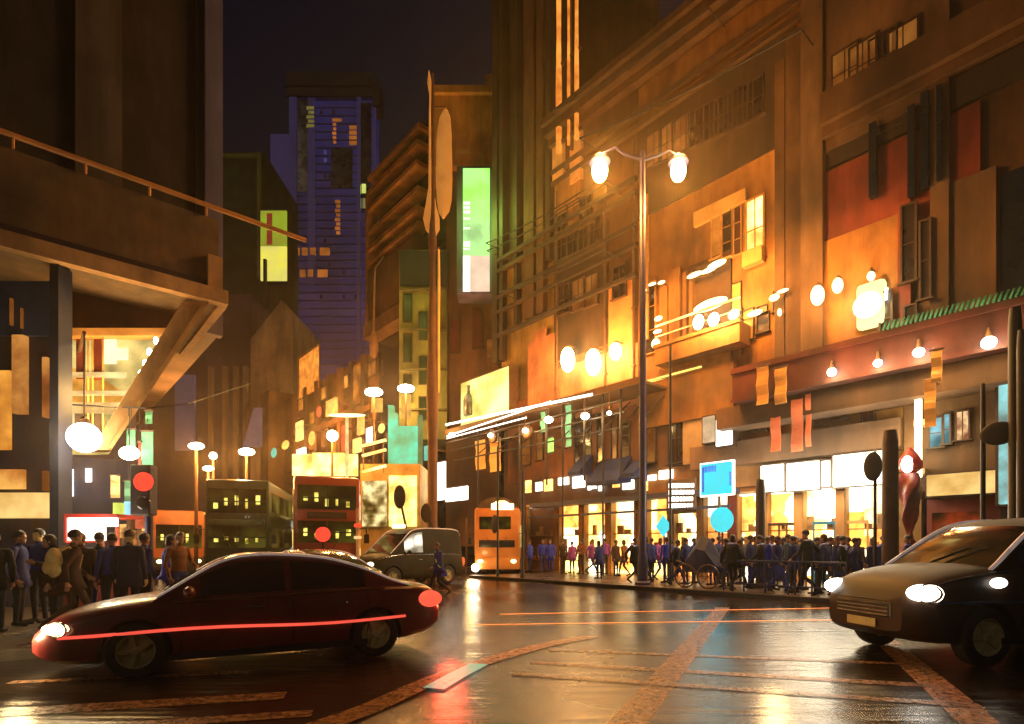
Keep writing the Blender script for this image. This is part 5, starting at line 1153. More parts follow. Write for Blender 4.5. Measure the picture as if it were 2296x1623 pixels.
# left crowd behind the red car
lcrowd = 'people waiting on the left pavement'
for i,(x,Y,k,j,l,lab,rz) in enumerate([(-14,9.6,'coat','ink','ink','dark clad person cut off by the left edge',.6),(42,10.4,'coat','navy','ink','person in a dark navy coat, second from the left edge',-1.2),(88,10.9,'stand','navy','ink','person with a pale lit face under the cream sign',3.0),
   (120,9.9,'phone','brown','ink','person in brown looking down beside the backpack wearer',2.2),(158,9.5,'walk','brown','brown','person in dark brown with an ochre backpack',-.55),(183,10.6,'chat','brown','ink','bare headed person in brown right behind the backpack wearer',.3),(222,10.9,'coat','ink','navy','person in black in front of the lit white kiosk',.2),
   (252,10.3,'stand','navy','ink','person in blue between the black coat and the tan head',1.0),(290,10.2,'coat','inkblue','ink','broad person in a royal navy coat seen from behind, tan head',.1),(322,10.9,'stand','navy','ink','person in navy at the foot of the signal post',-.4),(378,11.6,'walk2','royal','navy','person in blue walking past the signal post',-1.3),(400,11.2,'chat','rust','navy','person in an orange top with arm raised, just left of the red car roof',-1.9)]):
    p = P(x,1225,Y); p.z = GP
    person(k, p, rz, lab, j, l, lcrowd, (1.0,1.02,1.05,.98,1.02,1.0,1.01,.99,1.03,1.0,.99,1.02)[i], hair_br if x in (290,400) else hair_dk, CL['ochre'] if x in (88,290) else None)
def backpack(p, rz, label, mat):
    b = MB(); Rz = Matrix.Rotation(rz,3,'Z'); c_ = Vector(p)+Rz@Vector((0,-.23,1.20)); b.ell(c_, .17,.115,.25,16,12,Rz); b.ell(c_+Rz@Vector((0,-.09,-.08)),.12,.06,.11,12,8,Rz)
    for sg in (1,-1): b.tube([c_+Rz@Vector((sg*.1,.06,.2)),c_+Rz@Vector((sg*.1,.17,.26)),c_+Rz@Vector((sg*.11,.36,.12)),c_+Rz@Vector((sg*.13,.30,-.12)),c_+Rz@Vector((sg*.12,.08,-.18))], .018, 6)
    o = b.build('backpack', mat, smooth=True); tag(o, label, 'backpack'); return o
pb = P(158,1225,9.5); pb.z = GP; backpack(pb, -.55, 'ochre backpack worn by the person in dark brown on the left', CL['ochre'])
# the walking man in the road
pw = G(984,1336); wm_ = person('walk', pw, face_to(Vector((-.75,-.5,0))), 'person in a dark blue coat with a lime strap walking across the road alone', 'navy', 'ink', None, 1.0, hair_br)
b = MB(); b.tube([Vector((.10,.08,1.43)),Vector((.0,.135,1.25)),Vector((-.12,.13,1.05)),Vector((-.20,.05,.92))], .016, 6); b.build('bag_strap', M('strap_lime',(.5,.55,.08),.6,.2,3,0,emit=.15), wm_, smooth=True, local=True)
b = MB(); Rz = Matrix.Rotation(wm_.rotation_euler.z,3,'Z'); c_ = pw+Rz@Vector((.30,-.20,.62)); b.ring_loft([[c_+Rz@Vector((x_*q, y_*q2, z_)) for x_,y_ in ((-.05,-.17),(.05,-.17),(.05,.17),(-.05,.17))] for z_,q,q2 in ((0,1.5,1.2),(.05,1.6,1.25),(.26,1,.8),(.28,.8,.7))]); b.tube([c_+Rz@Vector((0,-.1,.27)),c_+Rz@Vector((0,0,.36)),c_+Rz@Vector((0,.1,.27))],.012,6)
o = b.build('shoulder_bag', CL['blue']); tag(o, 'blue bag carried by the person walking across the road', 'bag')
# ================================================================== lamps, signs and street furniture
# --- the tall blue lamp post with two glowing heads
post_blue = M('post_violet_blue', (.045,.035,.13), .45, .3, 2, .05)
s0, Y0 = at(1441, .7)
base = W(s0, .7, .13)
SL = thing('street_lamp', base, 'tall violet blue street lamp with two blazing heads on curved arms', 'street lamp')
ztop = CZ-(352-HY)/FL*base.y
b = MB(); b.lathe(base, [(.30,0),(.30,.1),(.20,.16),(.18,1.1),(.135,1.3),(.13,ztop*.55),(.10,ztop),(.06,ztop+.1)], 16); b.build('pole', post_blue, SL, smooth=True)
def lp2(x,y): return P(x,y,base.y)
for (pts, hx, hy, rr) in (([(1441,358),(1425,352),(1400,345),(1378,330),(1352,345)],1345,383,1.0),([(1441,358),(1456,354),(1478,347),(1500,338),(1520,352)],1521,383,.95)):
    b = MB(); b.tube([lp2(*q) for q in pts], [.09,.07,.06,.05,.05], 8); arm = b.build('arm', post_blue, SL, smooth=True)
    c_ = lp2(hx,hy); hh = MB(); hh.lathe(c_+Vector((0,0,.42*rr)), [(.40*rr,-.10),(.34*rr,.04),(.14,.16),(.05,.26)], 16); hh.build('lamp_hood', post_blue, SL, smooth=True)
    g_ = MB(); g_.ell(c_, .30*rr,.30*rr,.42*rr, 18, 12); g_.build('lamp_globe', lamp_hot, SL, smooth=True)
    sl = bpy.data.lights.new('lamp_light','SPOT'); sl.energy = 4200; sl.color = (1,.40,.07); sl.shadow_soft_size = .3; sl.spot_size = R(178); sl.spot_blend = .35
    so = bpy.data.objects.new('lamp_light', sl); COL.objects.link(so); so.parent = SL; so.location = wm(SL).inverted() @ (c_+Vector((0,0,-.5)))
    lamp(c_+Vector((0,-.1,.75)), 750, (1,.42,.08), .3, parent=SL)
# --- oval wall lanterns above the canopy
def wall_lantern(x, y, t, rx, rz_, label, group, mat, power, col=WARM, cat='lantern'):
    p = W(fs(x,t), t, fz(x,y,t)); q = p+D2*(T-t)
    r_ = thing('wall_lantern', p, label, cat, 0, group)
    b = MB(); b.ell(p, rx, rx*.8, rz_, 18, 12); b.build('globe', mat, r_, smooth=True)
    b = MB(); b.lathe(p+Vector((0,0,rz_*.9)), [(rx*.5,0),(rx*.45,.08),(.04,.14)], 12); b.tube([p+Vector((0,0,rz_+.1)), q+Vector((0,0,rz_+.1))], .035, 6); b.build('bracket', brown_iron, r_)
    if power: lamp(p-D2*(rx+.25), power, col, .2, parent=r_)
    return r_
g3 = 'oval lanterns over the long canopy'
wall_lantern(1273,806,6.3,.40,.72,'left one of the three blazing oval lanterns over the canopy',g3,lamp_hot,900)
wall_lantern(1330,812,6.3,.42,.74,'middle one of the three blazing oval lanterns, largest',g3,lamp_hot,900)
wall_lantern(1380,788,6.3,.32,.46,'right one of the three blazing oval lanterns, smallest',g3,lamp_hot,700)
wall_lantern(1833,662,6.5,.26,.40,'larger yellow oval lantern left of the square sign','yellow lanterns on the corner block',lamp_soft,120)
wall_lantern(1878,640,6.5,.20,.30,'smaller yellow oval lantern nearer the square sign','yellow lanterns on the corner block',lamp_soft,90)
wall_lantern(1953,619,6.5,.14,.18,'tiny yellow lantern above the square sign','yellow lanterns on the corner block',lamp_soft,0)
# lit square sign
sq = thing('square_sign', W(fs(1950,6.6),6.6,fz(1950,722,6.6)), 'rounded square yellow sign with white glowing disc on the corner block', 'sign')
b = MB(); s0,s1,z1,z0 = rect(1918,640,1984,724,6.6); b.fbox(s0,s1,6.55,T,z0,z1); b.build('sign_box', E('sign_yellow',(1,.85,.36),1.6,.15,1), sq, bevel=.16, smooth=True)
b = MB(); c_ = W((s0+s1)/2+.05,6.5,(z0+z1)/2-.05); b.lathe(c_, [(.46,-.02),(.46,.04),(.40,.06)], 28, -D2); b.build('glowing_disc', lamp_glass, sq, smooth=True)
b = MB(); b.tube([W(fs(1988,6.5),6.5,fz(1988,645,6.5)),W(fs(1986,6.5),6.5,fz(1986,672,6.5))],.05,6); b.build('side_tube', lit_white, sq)
lamp(W((s0+s1)/2,5.8,(z0+z1)/2), 180, (1,.75,.35), .2, parent=sq)
# canopy bulbs on the red canopy
for i,(x,y) in enumerate(((1865,834),(1968,814),(2060,790),(2217,768))):
    p = W(fs(x,4.8),4.8,fz(x,y,4.8)); r_ = thing('canopy_bulb', p, ['first','second','third','fourth'][i]+' white bulb from the left along the red canopy', 'light bulb', 0, 'white bulbs along the red canopy')
    rr = (.15,.13,.16,.19)[i]; b = MB(); b.ell(p, rr,rr,rr*.95, 16, 10); b.build('bulb', lamp_glass, r_, smooth=True)
    b = MB(); b.lathe(p+Vector((0,0,rr*.8)), [(rr*.5,0),(rr*.4,.12),(.03,.3)], 10); b.tube([p+Vector((0,0,rr+.2)), p+Vector((0,0,rr+.2))+D2*.35], .03, 6); b.build('socket', brown_iron, r_)
    lamp(p-D2*.4+Vector((0,0,-.1)), 130, (1,.66,.28), .15, parent=r_)
# balcony lights, glowing blades and discs
gb_ = 'yellow lights around the balcony'
bl = [('glowing long oval on the balcony back wall',1592,683,6.5,.85,.26),('pale oval at the balcony rail, left of the white ball',1566,722,6.05,.26,.34),('white ball at the balcony rail',1600,716,6.05,.26,.30),('round yellow light at the balcony corner',1645,705,6.05,.26,.24),
  ('topmost yellow dash light above the loggia',1607,592,6.5,.46,.15),('yellow dash light just below the topmost one',1588,606,6.5,.40,.10),('third yellow dash light down the stair of lights',1557,616,6.5,.40,.11),('small yellow dash at the head of the columns',1483,633,6.5,.2,.07),('thin yellow dash beside the blue post',1462,637,6.5,.22,.05),
  ('yellow light in front of the blue post at loggia height',1443,651,6.5,.16,.11),('yellow oval lamp on the wall right of the balcony',1692,702,6.5,.34,.13),('yellow oval lamp beside the drainpipe shaft',1736,667,6.5,.22,.14),('thin yellow dash lamp by the drainpipe shaft',1755,652,6.5,.24,.06),('small hanging yellow drop by the drainpipe shaft',1748,700,6.5,.08,.16),
  ('pale light at the left balcony end, upper',1476,714,6.4,.22,.12),('pale light at the left balcony end, middle',1474,743,6.4,.24,.09),('pale light at the left balcony end, lowest and largest',1470,770,6.4,.24,.24)]
for lab,x,y,t,rx,rz_ in bl:
    p = W(fs(x,t),t,fz(x,y,t)); b = MB(); Rt = Matrix.Rotation(STREET_ANG,3,'Z'); b.ell(p, rx,.12,rz_, 18, 10, Rt); b.tube([p, p+D2*(T-t)],.03,6,1)
    white = 'white' in lab; o = b.build('wall_light', [lamp_glass if white else lamp_soft, brown_iron], smooth=True); tag(o, lab, 'wall light', gb_)
lamp(W(fs(1590,5.2),5.2,fz(1590,700,5.2)), 800, (1,.68,.25), .4, name='balcony_lamp')
# yellow neon lines on the orange block
for i,(x0,y0,x1,y1,r_) in enumerate(((1440,857,1572,822,.05),(1440,861,1590,836,.09),(1580,830,1640,814,.07))):
    b = MB(); A_ = W(fs(x0,6.7),6.7,fz(x0,y0,6.7)); B_ = W(fs(x1,6.7),6.7,fz(x1,y1,6.7)); b.tube([A_,B_],r_,8); 
    for q in (A_.lerp(B_,.1),A_.lerp(B_,.9)): b.tube([q,q+D2*.32],.03,6,1)
    o = b.build('neon_tube', [E('neon_yellow',(1,.78,.16),1.5,.35,2), brown_iron], smooth=True); tag(o, ['thin upper yellow neon tube under the pink blinds','thick lower yellow neon tube under the pink blinds','short right yellow neon tube under the pink blinds'][i], 'neon tube', 'yellow neon tubes of the orange block')
# hanging lamps under the long canopy
for i,(x,y,rx) in enumerate(((1100,976,.17),(1178,965,.17),(1230,941,.24),(1312,933,.22),(1366,926,.12),(1013,975,.20))):
    t = 4.5; p = W(fs(x,t),t,fz(x,y,t)); lab = ['lamp with a dark round shade, left under the canopy','lamp with a dark shade right of the first shade','flat white lamp beside the mint strip','flat white lamp right of the dark hangers','smallest white lamp under the canopy','lamp at the very left end of the canopy'][i]
    r_ = thing('hanging_lamp', p, lab, 'hanging lamp', 0, 'lamps hung under the long canopy')
    b = MB(); b.ell(p, rx,rx,rx*.75, 14, 10); b.build('lamp_globe', lamp_glass, r_, smooth=True)
    b = MB(); b.tube([p+Vector((0,0,rx*.6)), Vector((p.x,p.y,zc1-.1))], .022, 6); 
    if i < 2: b.ell(p+D1*.12+D2*.28+Vector((0,0,.02)), .42,.22,.45, 16, 12, Matrix.Rotation(STREET_ANG,3,'Z'))
    b.build('shade' if i < 2 else 'stem', brown_iron, r_, smooth=True)
    lamp(p-D2*.35+Vector((0,0,-.1)), 150, (1,.60,.2), .15, parent=r_)
# lit billboard with a bottle
bb = thing('bottle_billboard', W(fs(1085,6.3),6.3,fz(1085,935,6.3)), 'yellow lit billboard with a dark bottle above the canopy left end', 'billboard')
s0,s1,z1,z0 = rect(1034,858,1142,934,6.3)
b = MB(); b.fbox(s0,s1,6.3,T+.1,z0,z1); b.build('frame', brown_iron, bb)
b = MB(); b.fbox(s0-.05,s1+.05,6.24,6.3,z0+.1,z1-.1); b.build('lit_face', E('billboard_yellow',(1,.85,.32),1.5,.5,.35,col2=(.85,.70,.12)), bb)
c_ = W(fs(1051,6.2),6.2,fz(1051,932,6.2)); b = MB(); b.lathe(c_, [(.36,0),(.38,.1),(.38,1.05),(.30,1.3),(.12,1.55),(.10,1.95),(.13,2.0),(.12,2.1)], 14); b.build('bottle_picture', M('bottle_dark',(.10,.12,.10),.3,.3,2,0,col2=(.3,.4,.55)), bb, smooth=True)
# white, cyan and cream signs
def sign_box(name, x0,y0,x1,y1,t,d,mat,label,cat='sign',group=None,frame=None,bev=.03):
    s0,s1,z1,z0 = rect(x0,y0,x1,y1,t); s0,s1 = sorted((s0,s1)); z0,z1 = sorted((z0,z1))
    r_ = thing(name, W((s0+s1)/2,t,z0), label, cat, 0, group)
    b = MB(); b.fbox(s0-.06,s1+.06,t+.02,t+d,z0-.06,z1+.06); b.build('sign_case', frame or frame_dk, r_)
    b = MB(); b.fbox(s0,s1,t-.05,t+.018,z0,z1); b.build('lit_face', mat, r_, bevel=bev if bev < min(s1-s0,z1-z0)*.3 else 0)
    return r_
gw = 'white shop signs under the tan fascia'
wsg = E('sign_white',(1,.94,.80),3.2,.35,.8,col2=(1,.82,.5))
for i,(x0,x1,y0,y1) in enumerate(((1706,1758,1045,1100),(1764,1838,1040,1096),(1842,1862,1034,1090),(1868,1986,1022,1084))):
    sign_box('shop_sign',x0,y0,x1,y1,6.45,.05,wsg,['leftmost small white shop sign with red hint, beside the cyan board','white shop sign right of the small one','narrow white shop sign between two wide ones','long brightest white shop sign on the right'][i],'sign',gw)
for x in (1725,1800,1852,1925): lamp(W(fs(x,5.6),5.6,4.3), 220, (1,.85,.6), .5, name='sign_spill')
cy = sign_box('cyan_board',1572,1042,1642,1106,5.6,.12,E('cyan_board',(.05,.72,.88),1.1,.2,1,col2=(.10,.85,.92)),'square cyan lit board with blue edge and white rim',frame=MATS['lit_white'])
s0,s1,z1,z0 = rect(1575,1044,1640,1104,5.53); b = MB()
for k in range(9): b.fbox(s0+(s1-s0)*(.05+k*.05),s0+(s1-s0)*(.075+k*.05),5.50,5.53,z1-.32,z1-.06)
b.fbox(s0,s0+(s1-s0)*.06,5.50,5.53,z0+.1,z1-.1); b.fbox(s1-(s1-s0)*.06,s1,5.50,5.53,z0+.3,z1-.4); b.build('blue_stroke', M('sign_blue',(.02,.06,.4),.5,.3,2,0,emit=.3), cy)
b = MB(); b.tube([W((s0+s1)/2,5.75,z0-.05),W((s0+s1)/2,5.75,.14)],.06,8); b.build('post', brown_iron, cy)
lamp(W((s0+s1)/2,4.9,(z0+z1)/2), 90, (.2,.85,1), .3, parent=cy)
rc = thing('round_sign', W(fs(1618,3.0),3.0,.13), 'round cyan glowing sign on a thin post below the cyan board', 'sign')
b = MB(); c_ = W(fs(1618,3.0),3.0,fz(1618,1165,3.0)); b.lathe(c_, [(.46,-.05),(.48,.0),(.44,.07)], 24, -D2); b.build('disc', lit_cyan, rc, smooth=True)
b = MB(); b.tube([W(fs(1618,3.0),3.06,.13), W(fs(1618,3.0),3.06,c_.z-.3)], .045, 8); b.build('post', brown_iron, rc)
dm = thing('diamond_sign', W(fs(1486,3.0),3.0,.13), 'small cyan diamond shaped sign on a post', 'sign')
c_ = W(fs(1486,3.0),3.0,fz(1486,1180,3.0)); b = MB(); b.prism([c_+Vector((0,0,.46)), c_+D1*.36, c_-Vector((0,0,.42)), c_-D1*.36], D2*.08); b.build('plate', lit_cyan, dm)
b = MB(); b.tube([W(fs(1486,3.0),3.1,.13), W(fs(1486,3.0),3.1,c_.z)], .04, 8); b.build('post', brown_iron, dm)
sign_box('white_lightbox',1606,942,1642,996,6.2,.8,lit_white,'bright white torn looking lightbox above the cyan board')
sign_box('pale_panel',1576,936,1603,990,6.3,.7,E('peach_panel',(1,.66,.36),.75,.3,1.5),'peach coloured lit panel left of the white lightbox')
ls_ = thing('corner_sign', W(fs(1010,3.7),3.7,0), 'white lit L shaped sign on posts at the pavement end', 'sign')
for nm,x0,y0,x1,y1 in (('tall_face',972,1040,1000,1120),('low_face',1001,1096,1050,1120)):
    b = MB(); panel(b,x0,y0,x1,y1,3.65,.06); b.build(nm, lit_white, ls_, bevel=.015)
    b = MB(); panel(b,x0-1,y0-2,x1+1,y1+2,3.85,.17); b.build('sign_case', frame_dk, ls_)
for x in (975,1046):
    s_ = fs(x,3.95); b = MB(); b.tube([W(s_,3.95,.0),W(s_,3.95,3.4)],.06,8); b.build('post', brown_iron, ls_)
sign_box('cream_sign',2078,1066,2240,1104,6.4,.5,MATS['cream_sign'],'long cream lit sign band over the dark red shopfront at right')
# banners
def banner(x0,y0,x1,y1,t,mat,label,group):
    s0,s1,z1,z0 = rect(x0,y0,x1,y1,t); r_ = thing('banner', W((s0+s1)/2,t,z0), label, 'banner', 0, group)
    b = MB(); n = 8; rings = []
    for k in range(n+1): 
        z = z1+(z0-z1)*k/n; o_ = .05*math.sin(k*1.3+x0); rings.append([W(s0,t+o_,z),W(s1,t+o_*.6,z),W(s1,t+o_*.6+.03,z),W(s0,t+o_+.03,z)])
    b.ring_loft(rings); b.build('cloth', mat, r_)
    b = MB(); b.tube([W(s0+.06,t+.01,z1),W(s1-.06,t+.01,z1)],.035,6); b.tube([W((s0+s1)/2,t,z1+.02),W((s0+s1)/2,T,z1+.02)],.03,6); b.build('pole', brown_iron, r_)
    return r_
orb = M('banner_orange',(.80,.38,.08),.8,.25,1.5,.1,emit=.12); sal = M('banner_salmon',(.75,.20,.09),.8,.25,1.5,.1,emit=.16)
banner(1696,824,1722,904,4.5,orb,'left of the two orange banners hung from the red canopy','orange banners'); banner(1737,826,1763,902,4.5,orb,'right of the two orange banners hung from the red canopy','orange banners')
banner(2088,786,2112,855,4.4,orb,'upper orange banner near the neon tube','orange banners'); banner(2072,852,2098,955,4.6,orb,'lower long orange banner beside the neon tube','orange banners')
banner(1728,905,1750,1010,5.6,sal,'salmon banner with rounded head under the tan canopy soffit','salmon banners'); banner(1774,885,1800,1010,5.6,sal,'widest salmon banner on the mustard wall','salmon banners'); banner(1806,878,1818,1000,5.6,sal,'narrow salmon banner at the right of the wide one','salmon banners')
banner(1066,990,1088,1050,5.4,orb,'left orange banner under the long canopy','orange banners'); banner(1098,985,1122,1055,5.4,orb,'right orange banner under the long canopy','orange banners')
lamp(P(1075,480,Yb-4), 900, (.45,1,.15), 1.0, name='green_spill')
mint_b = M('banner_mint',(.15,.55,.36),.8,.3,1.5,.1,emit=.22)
banner(1212,925,1222,968,5.2,mint_b,'small mint strip at the left below the canopy','mint banners'); banner(1268,905,1280,1000,5.2,mint_b,'long mint strip under the three lanterns','mint banners')
gl = thing('green_signal', W(fs(1236,5.5),5.5,fz(1236,1030,5.5)), 'small bright green lit sign under the long canopy', 'sign')
b = MB(); panel(b,1228,985,1242,1012,5.5,.12); b.build('lit_face', E('signal_green',(.25,1,.12),1.6,.4,2,col2=(.7,1,.2)), gl, bevel=.02)
b = MB(); panel(b,1226,982,1244,1015,5.62,.1); s_ = fs(1235,5.6); b.tube([W(s_,5.6,fz(1235,1000,5.6)),W(s_,T,fz(1235,1000,5.6))],.03,6); b.build('bracket', frame_dk, gl)
# blue awnings
aw = M('awning_blue',(.02,.03,.12),.7,.4,1.5,.1)
for i,(x0,x1,y0,y1) in enumerate(((1289,1315,1020,1058),(1332,1402,1030,1076),(1408,1436,1030,1062))):
    s0,s1,z1,z0 = rect(x0,y0,x1,y1,6.3); b = MB(); b.prism([W(s0,T-.16,z1),W(s0,5.7,z0),W(s0,5.72,z0-.18),W(s0,T-.16,z0-.1)], D1*(s1-s0)); o = b.build('awning', aw); tag(o, ['small square blue awning left','wide sloping blue awning in the middle of the brown shops','narrow blue awning beside the blue lamp post'][i], 'awning','blue awnings')
# neon tube at the right block, red pillar lamp, cyan strip, posts
nt_ = thing('neon_tube', W(fs(2060,6.2),6.2,fz(2060,1075,6.2)), 'tall white and yellow neon tube on the right wing', 'neon tube')
s_ = fs(2059,6.2); zz0, zz1 = fz(2059,1070,6.2), fz(2059,875,6.2); b = MB(); b.tube([W(s_,6.2,zz0),W(s_,6.2,zz1)],.11,10); b.build('tube', E('tube_white',(1,.88,.55),3.5,.4,1.2), nt_, smooth=True)
b = MB()
for z in (zz0+.1,(zz0*.4+zz1*.6),zz1-.2): b.fbox(s_-.16,s_+.16,6.28,T,z,z+.2)
b.build('bracket', trim_cream, nt_); lamp(W(s_,5.6,(zz0+zz1)/2), 160, (1,.75,.35), .4, parent=nt_)
rp = thing('red_pillar_lamp', W(fs(2040,4.8),4.8,.13), 'twisted dark red pillar with a bright flame shaped lamp on top', 'pillar lamp')
c_ = W(fs(2040,4.8),4.8,.13); zt_ = fz(2040,1062,4.8); b = MB(); rings = []
for k in range(19):
    f = k/18; z = .13+(zt_-.13)*f; r_ = .22+.10*math.sin(f*9)+.05*math.sin(f*23); rings.append([Vector((c_.x+math.cos(a_+f*5)*r_*(1+.25*math.cos(3*a_)), c_.y+math.sin(a_+f*5)*r_*(1+.25*math.cos(3*a_)), z)) for a_ in [2*math.pi*q/18 for q in range(18)]])
b.ring_loft(rings); b.build('pillar', M('pillar_red',(.25,.02,.02),.4,.5,2.5,.2,col2=(.33,.04,.05)), rp, smooth=True)
b = MB(); h_ = Vector((c_.x,c_.y,zt_)); b.lathe(h_, [(.15,0),(.34,.15),(.36,.35),(.22,.62),(.05,.85)], 14); b.build('hood', M('pillar_hood',(.45,.03,.02),.4,.3,2,0,emit=.1), rp, smooth=True)
b = MB(); b.ell(h_-D2*.28+Vector((0,0,.28)), .17,.16,.27, 14, 10); b.build('flame_lamp', lamp_glass, rp, smooth=True)
cs = thing('cyan_tube', W(fs(2252,6.2),6.2,fz(2252,1130,6.2)), 'tall pale cyan light strip at the right edge', 'light strip')
b = MB(); panel(b,2240,850,2264,1130,6.2,.12); b.build('lit_face', E('cyan_strip',(.38,.95,.95),.85,.6,.6,col2=(.3,.42,.35)), cs, bevel=.03); b = MB(); panel(b,2238,845,2266,1136,T-.25,.5); b.build('strip_case', frame_dk, cs)
def dark_post(x,ytop,t,r_,label,parts=(),mat=None,group='dark posts on the right pavement'):
    s_,Y_ = at(x,t); p = W(s_,t,.13); z = fz(x,ytop,t); rt = thing('post', p, label, 'post', 0, group)
    b = MB(); b.lathe(p, [(r_*1.6,0),(r_*1.6,.12),(r_*1.05,.2),(r_,z-.5),(r_*.8,z-.13)], 14); b.build('pole', mat or dark_iron, rt, smooth=True)
    for (px,py,rx,rz_) in parts:
        c_ = W(fs(px,t),t-.03,fz(px,py,t)); b = MB(); b.ell(c_, rx,.05,rz_, 18, 12, Matrix.Rotation(STREET_ANG,3,'Z')); b.tube([c_, Vector((p.x,p.y,c_.z))], .03, 6); b.build('sign_disc', mat or dark_iron, rt, smooth=True)
    return rt
pbrown = M('post_brown',(.07,.035,.015),.6,.4,3,.1)
dark_post(1996,965,1.6,.20,'thick dark brown post in front of the long white sign',(),pbrown)
dark_post(1962,1012,1.3,.045,'thin post with an oval dark disc in front of the white sign',((1958,1046,.24,.42),))
dark_post(2276,690,.6,.13,'tall black post at the right edge with a brown oval disc',((2240,972,.36,.28),))
dark_post(2292,740,.3,.10,'second tall black post right at the right edge')
dark_post(2204,860,3.0,.06,'slim dark post in front of the right wing')
dark_post(1503,770,2.2,.05,'thin dark post right of the blue lamp post reaching the balcony')
dark_post(1705,1075,2.6,.16,'brown post with blunt top before the shop doors',(),pbrown)
dark_post(1116,1000,.25,.05,'thin dark sign post before the orange bus with an oval disc',((1110,1175,.26,.46),),None)
dark_post(1172,1045,.4,.07,'dark leaning post at the kerb right of the orange bus')
dk2 = 'dark oval signs near the taxi rank'
for x,y,Y,rx,rz_,lab in ((896,1114,24.5,.26,.52,'dark oval sign on a crooked post before the mint sign'),(956,1150,25.5,.26,.44,'brown oval sign left of the tall white sign')):
    p = P(x+18,1225,Y); p.z = 0; r_ = thing('oval_sign', p, lab, 'sign', 0, dk2); c_ = P(x,y,Y-.05)
    b = MB(); b.ell(c_, rx,.05,rz_, 18, 12); b.build('disc', dark_iron if x < 900 else pbrown, r_, smooth=True); b = MB(); b.tube([p, P(x+14,1180,Y), P(x,y,Y)], .05, 8); b.build('post', dark_iron, r_)
# tall mast with orange banners
my = 27.0; mbase = P(970,1225,my); mbase.z = 0
mt = thing('banner_mast', mbase, 'tall brown mast carrying two long orange pennants', 'mast')
b = MB(); zt_ = P(966,165,my).z; b.lathe(mbase, [(.28,0),(.28,.3),(.22,.5),(.24,7.0),(.30,9),(.20,11.5),(.12,15.4),(.20,16.2),(.14,18),(.09,zt_-1.8),(.07,zt_)], 12); b.build('pole', M('mast_brown',(.16,.065,.025),.7,.4,1,.15), mt, smooth=True)
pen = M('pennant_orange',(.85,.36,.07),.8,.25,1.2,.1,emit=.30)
def pennant(pts): 
    b = MB(); rings = []
    for x,y,hw_ in pts: c_ = P(x,y,my-.05); rings.append([c_+Vector((-hw_,0,0)),c_+Vector((0,-.09,0)),c_+Vector((hw_,0,0)),c_+Vector((0,.05,0))])
    b.ring_loft(rings); return b
pennant([(962,160,.03),(963,185,.11),(965,215,.05),(964,250,.05),(965,330,.08),(966,420,.12),(966,460,.26),(967,490,.40),(970,515,.34),(972,530,.12)]).build('pennant', pen, mt, smooth=True)
pennant([(999,246,.10),(998,262,.26),(996,300,.36),(996,400,.40),(996,450,.36),(995,475,.26),(994,490,.05)]).build('pennant', pen, mt, smooth=True)
pennant([(984,560,.05),(984,640,.07),(983,760,.07),(983,840,.08),(983,880,.05)]).build('thin_pennant', pen, mt, smooth=True)
b = MB(); b.tube([P(966,240,my),P(999,240,my)],.05,6); b.tube([P(966,560,my),P(986,555,my)],.05,6); b.build('yard_arm', MATS['mast_brown'], mt)
b = MB(); pp = [(840,625,.08),(839,680,.08),(838,740,.10),(838,755,.28),(838,775,.40),(838,795,.28),(838,803,.08)]
rings = []
for x,y,hw_ in pp: c_ = P(x,y,47); rings.append([c_+Vector((math.cos(a_)*hw_,math.sin(a_)*hw_,0)) for a_ in [2*math.pi*q/12 for q in range(12)]])
b.ring_loft(rings); b.tube([P(840,625,47),P(842,600,47),P(860,575,49)],.07,6); o = b.build('hanging_lantern', M('lantern_brown',(.35,.16,.05),.7,.3,1,.1,emit=.12), smooth=True); tag(o,'brown drop shaped lantern hanging from the ledged block','hanging lantern')
# mint sign and lit shops in the middle distance
ms = thing('mint_sign', P(905,1060,36), 'mint green lit sign tower left of the tall mast', 'sign')
b = MB(); prect(b,870,908,882,1065,36,.5); prect(b,882,925,890,1065,36.02,.5); prect(b,890,955,936,1065,36.04,.5); b.build('lit_face', lit_mint, ms)
b = MB(); prect(b,936,930,946,1190,36.2,.4); b.build('olive_edge', E('mint_edge',(.5,.62,.2),.35,.4,.8), ms); b = MB(); prect(b,888,1065,896,1215,36.2,.3); prect(b,925,1065,932,1215,36.2,.3); b.build('leg', brown_iron, ms)
ys2 = thing('lit_corner_shop', P(880,1225,34), 'yellow lit low shop behind the mint sign and dark oval sign', 'shop')
ys2.location.z = 0
b = MB(); p0 = P(808,1225,34.5); p1 = P(942,1225,34.5); b.wbox(p0.x,p1.x,34.5,38,0,P(0,1040,34.5).z); b.build('wall', M('shop_ochre',(.4,.25,.07),.7,.4,1,.1), ys2)
b = MB(); prect(b,872,1066,934,1180,34.3,.15); b.build('yellow_window', lit_yellow, ys2); b = MB(); prect(b,812,1078,866,1180,34.3,.15); b.build('shop_window', E('shop_window_c',(1,.8,.35),.9,.9,1.3,col2=(.35,.2,.03)), ys2)
for y in (1000,1022,1058): b = MB(); b.tube([P(812,y,34),P(866,y-14,34)],.09,6); b.build('light_row', lit_warm, ys2)
b = MB(); p0 = P(808,1,34.4)
for x in (815,860): b.tube([P(x,985,34),P(x,1060,34)],.04,6)
b.build('light_frame', brown_iron, ys2)
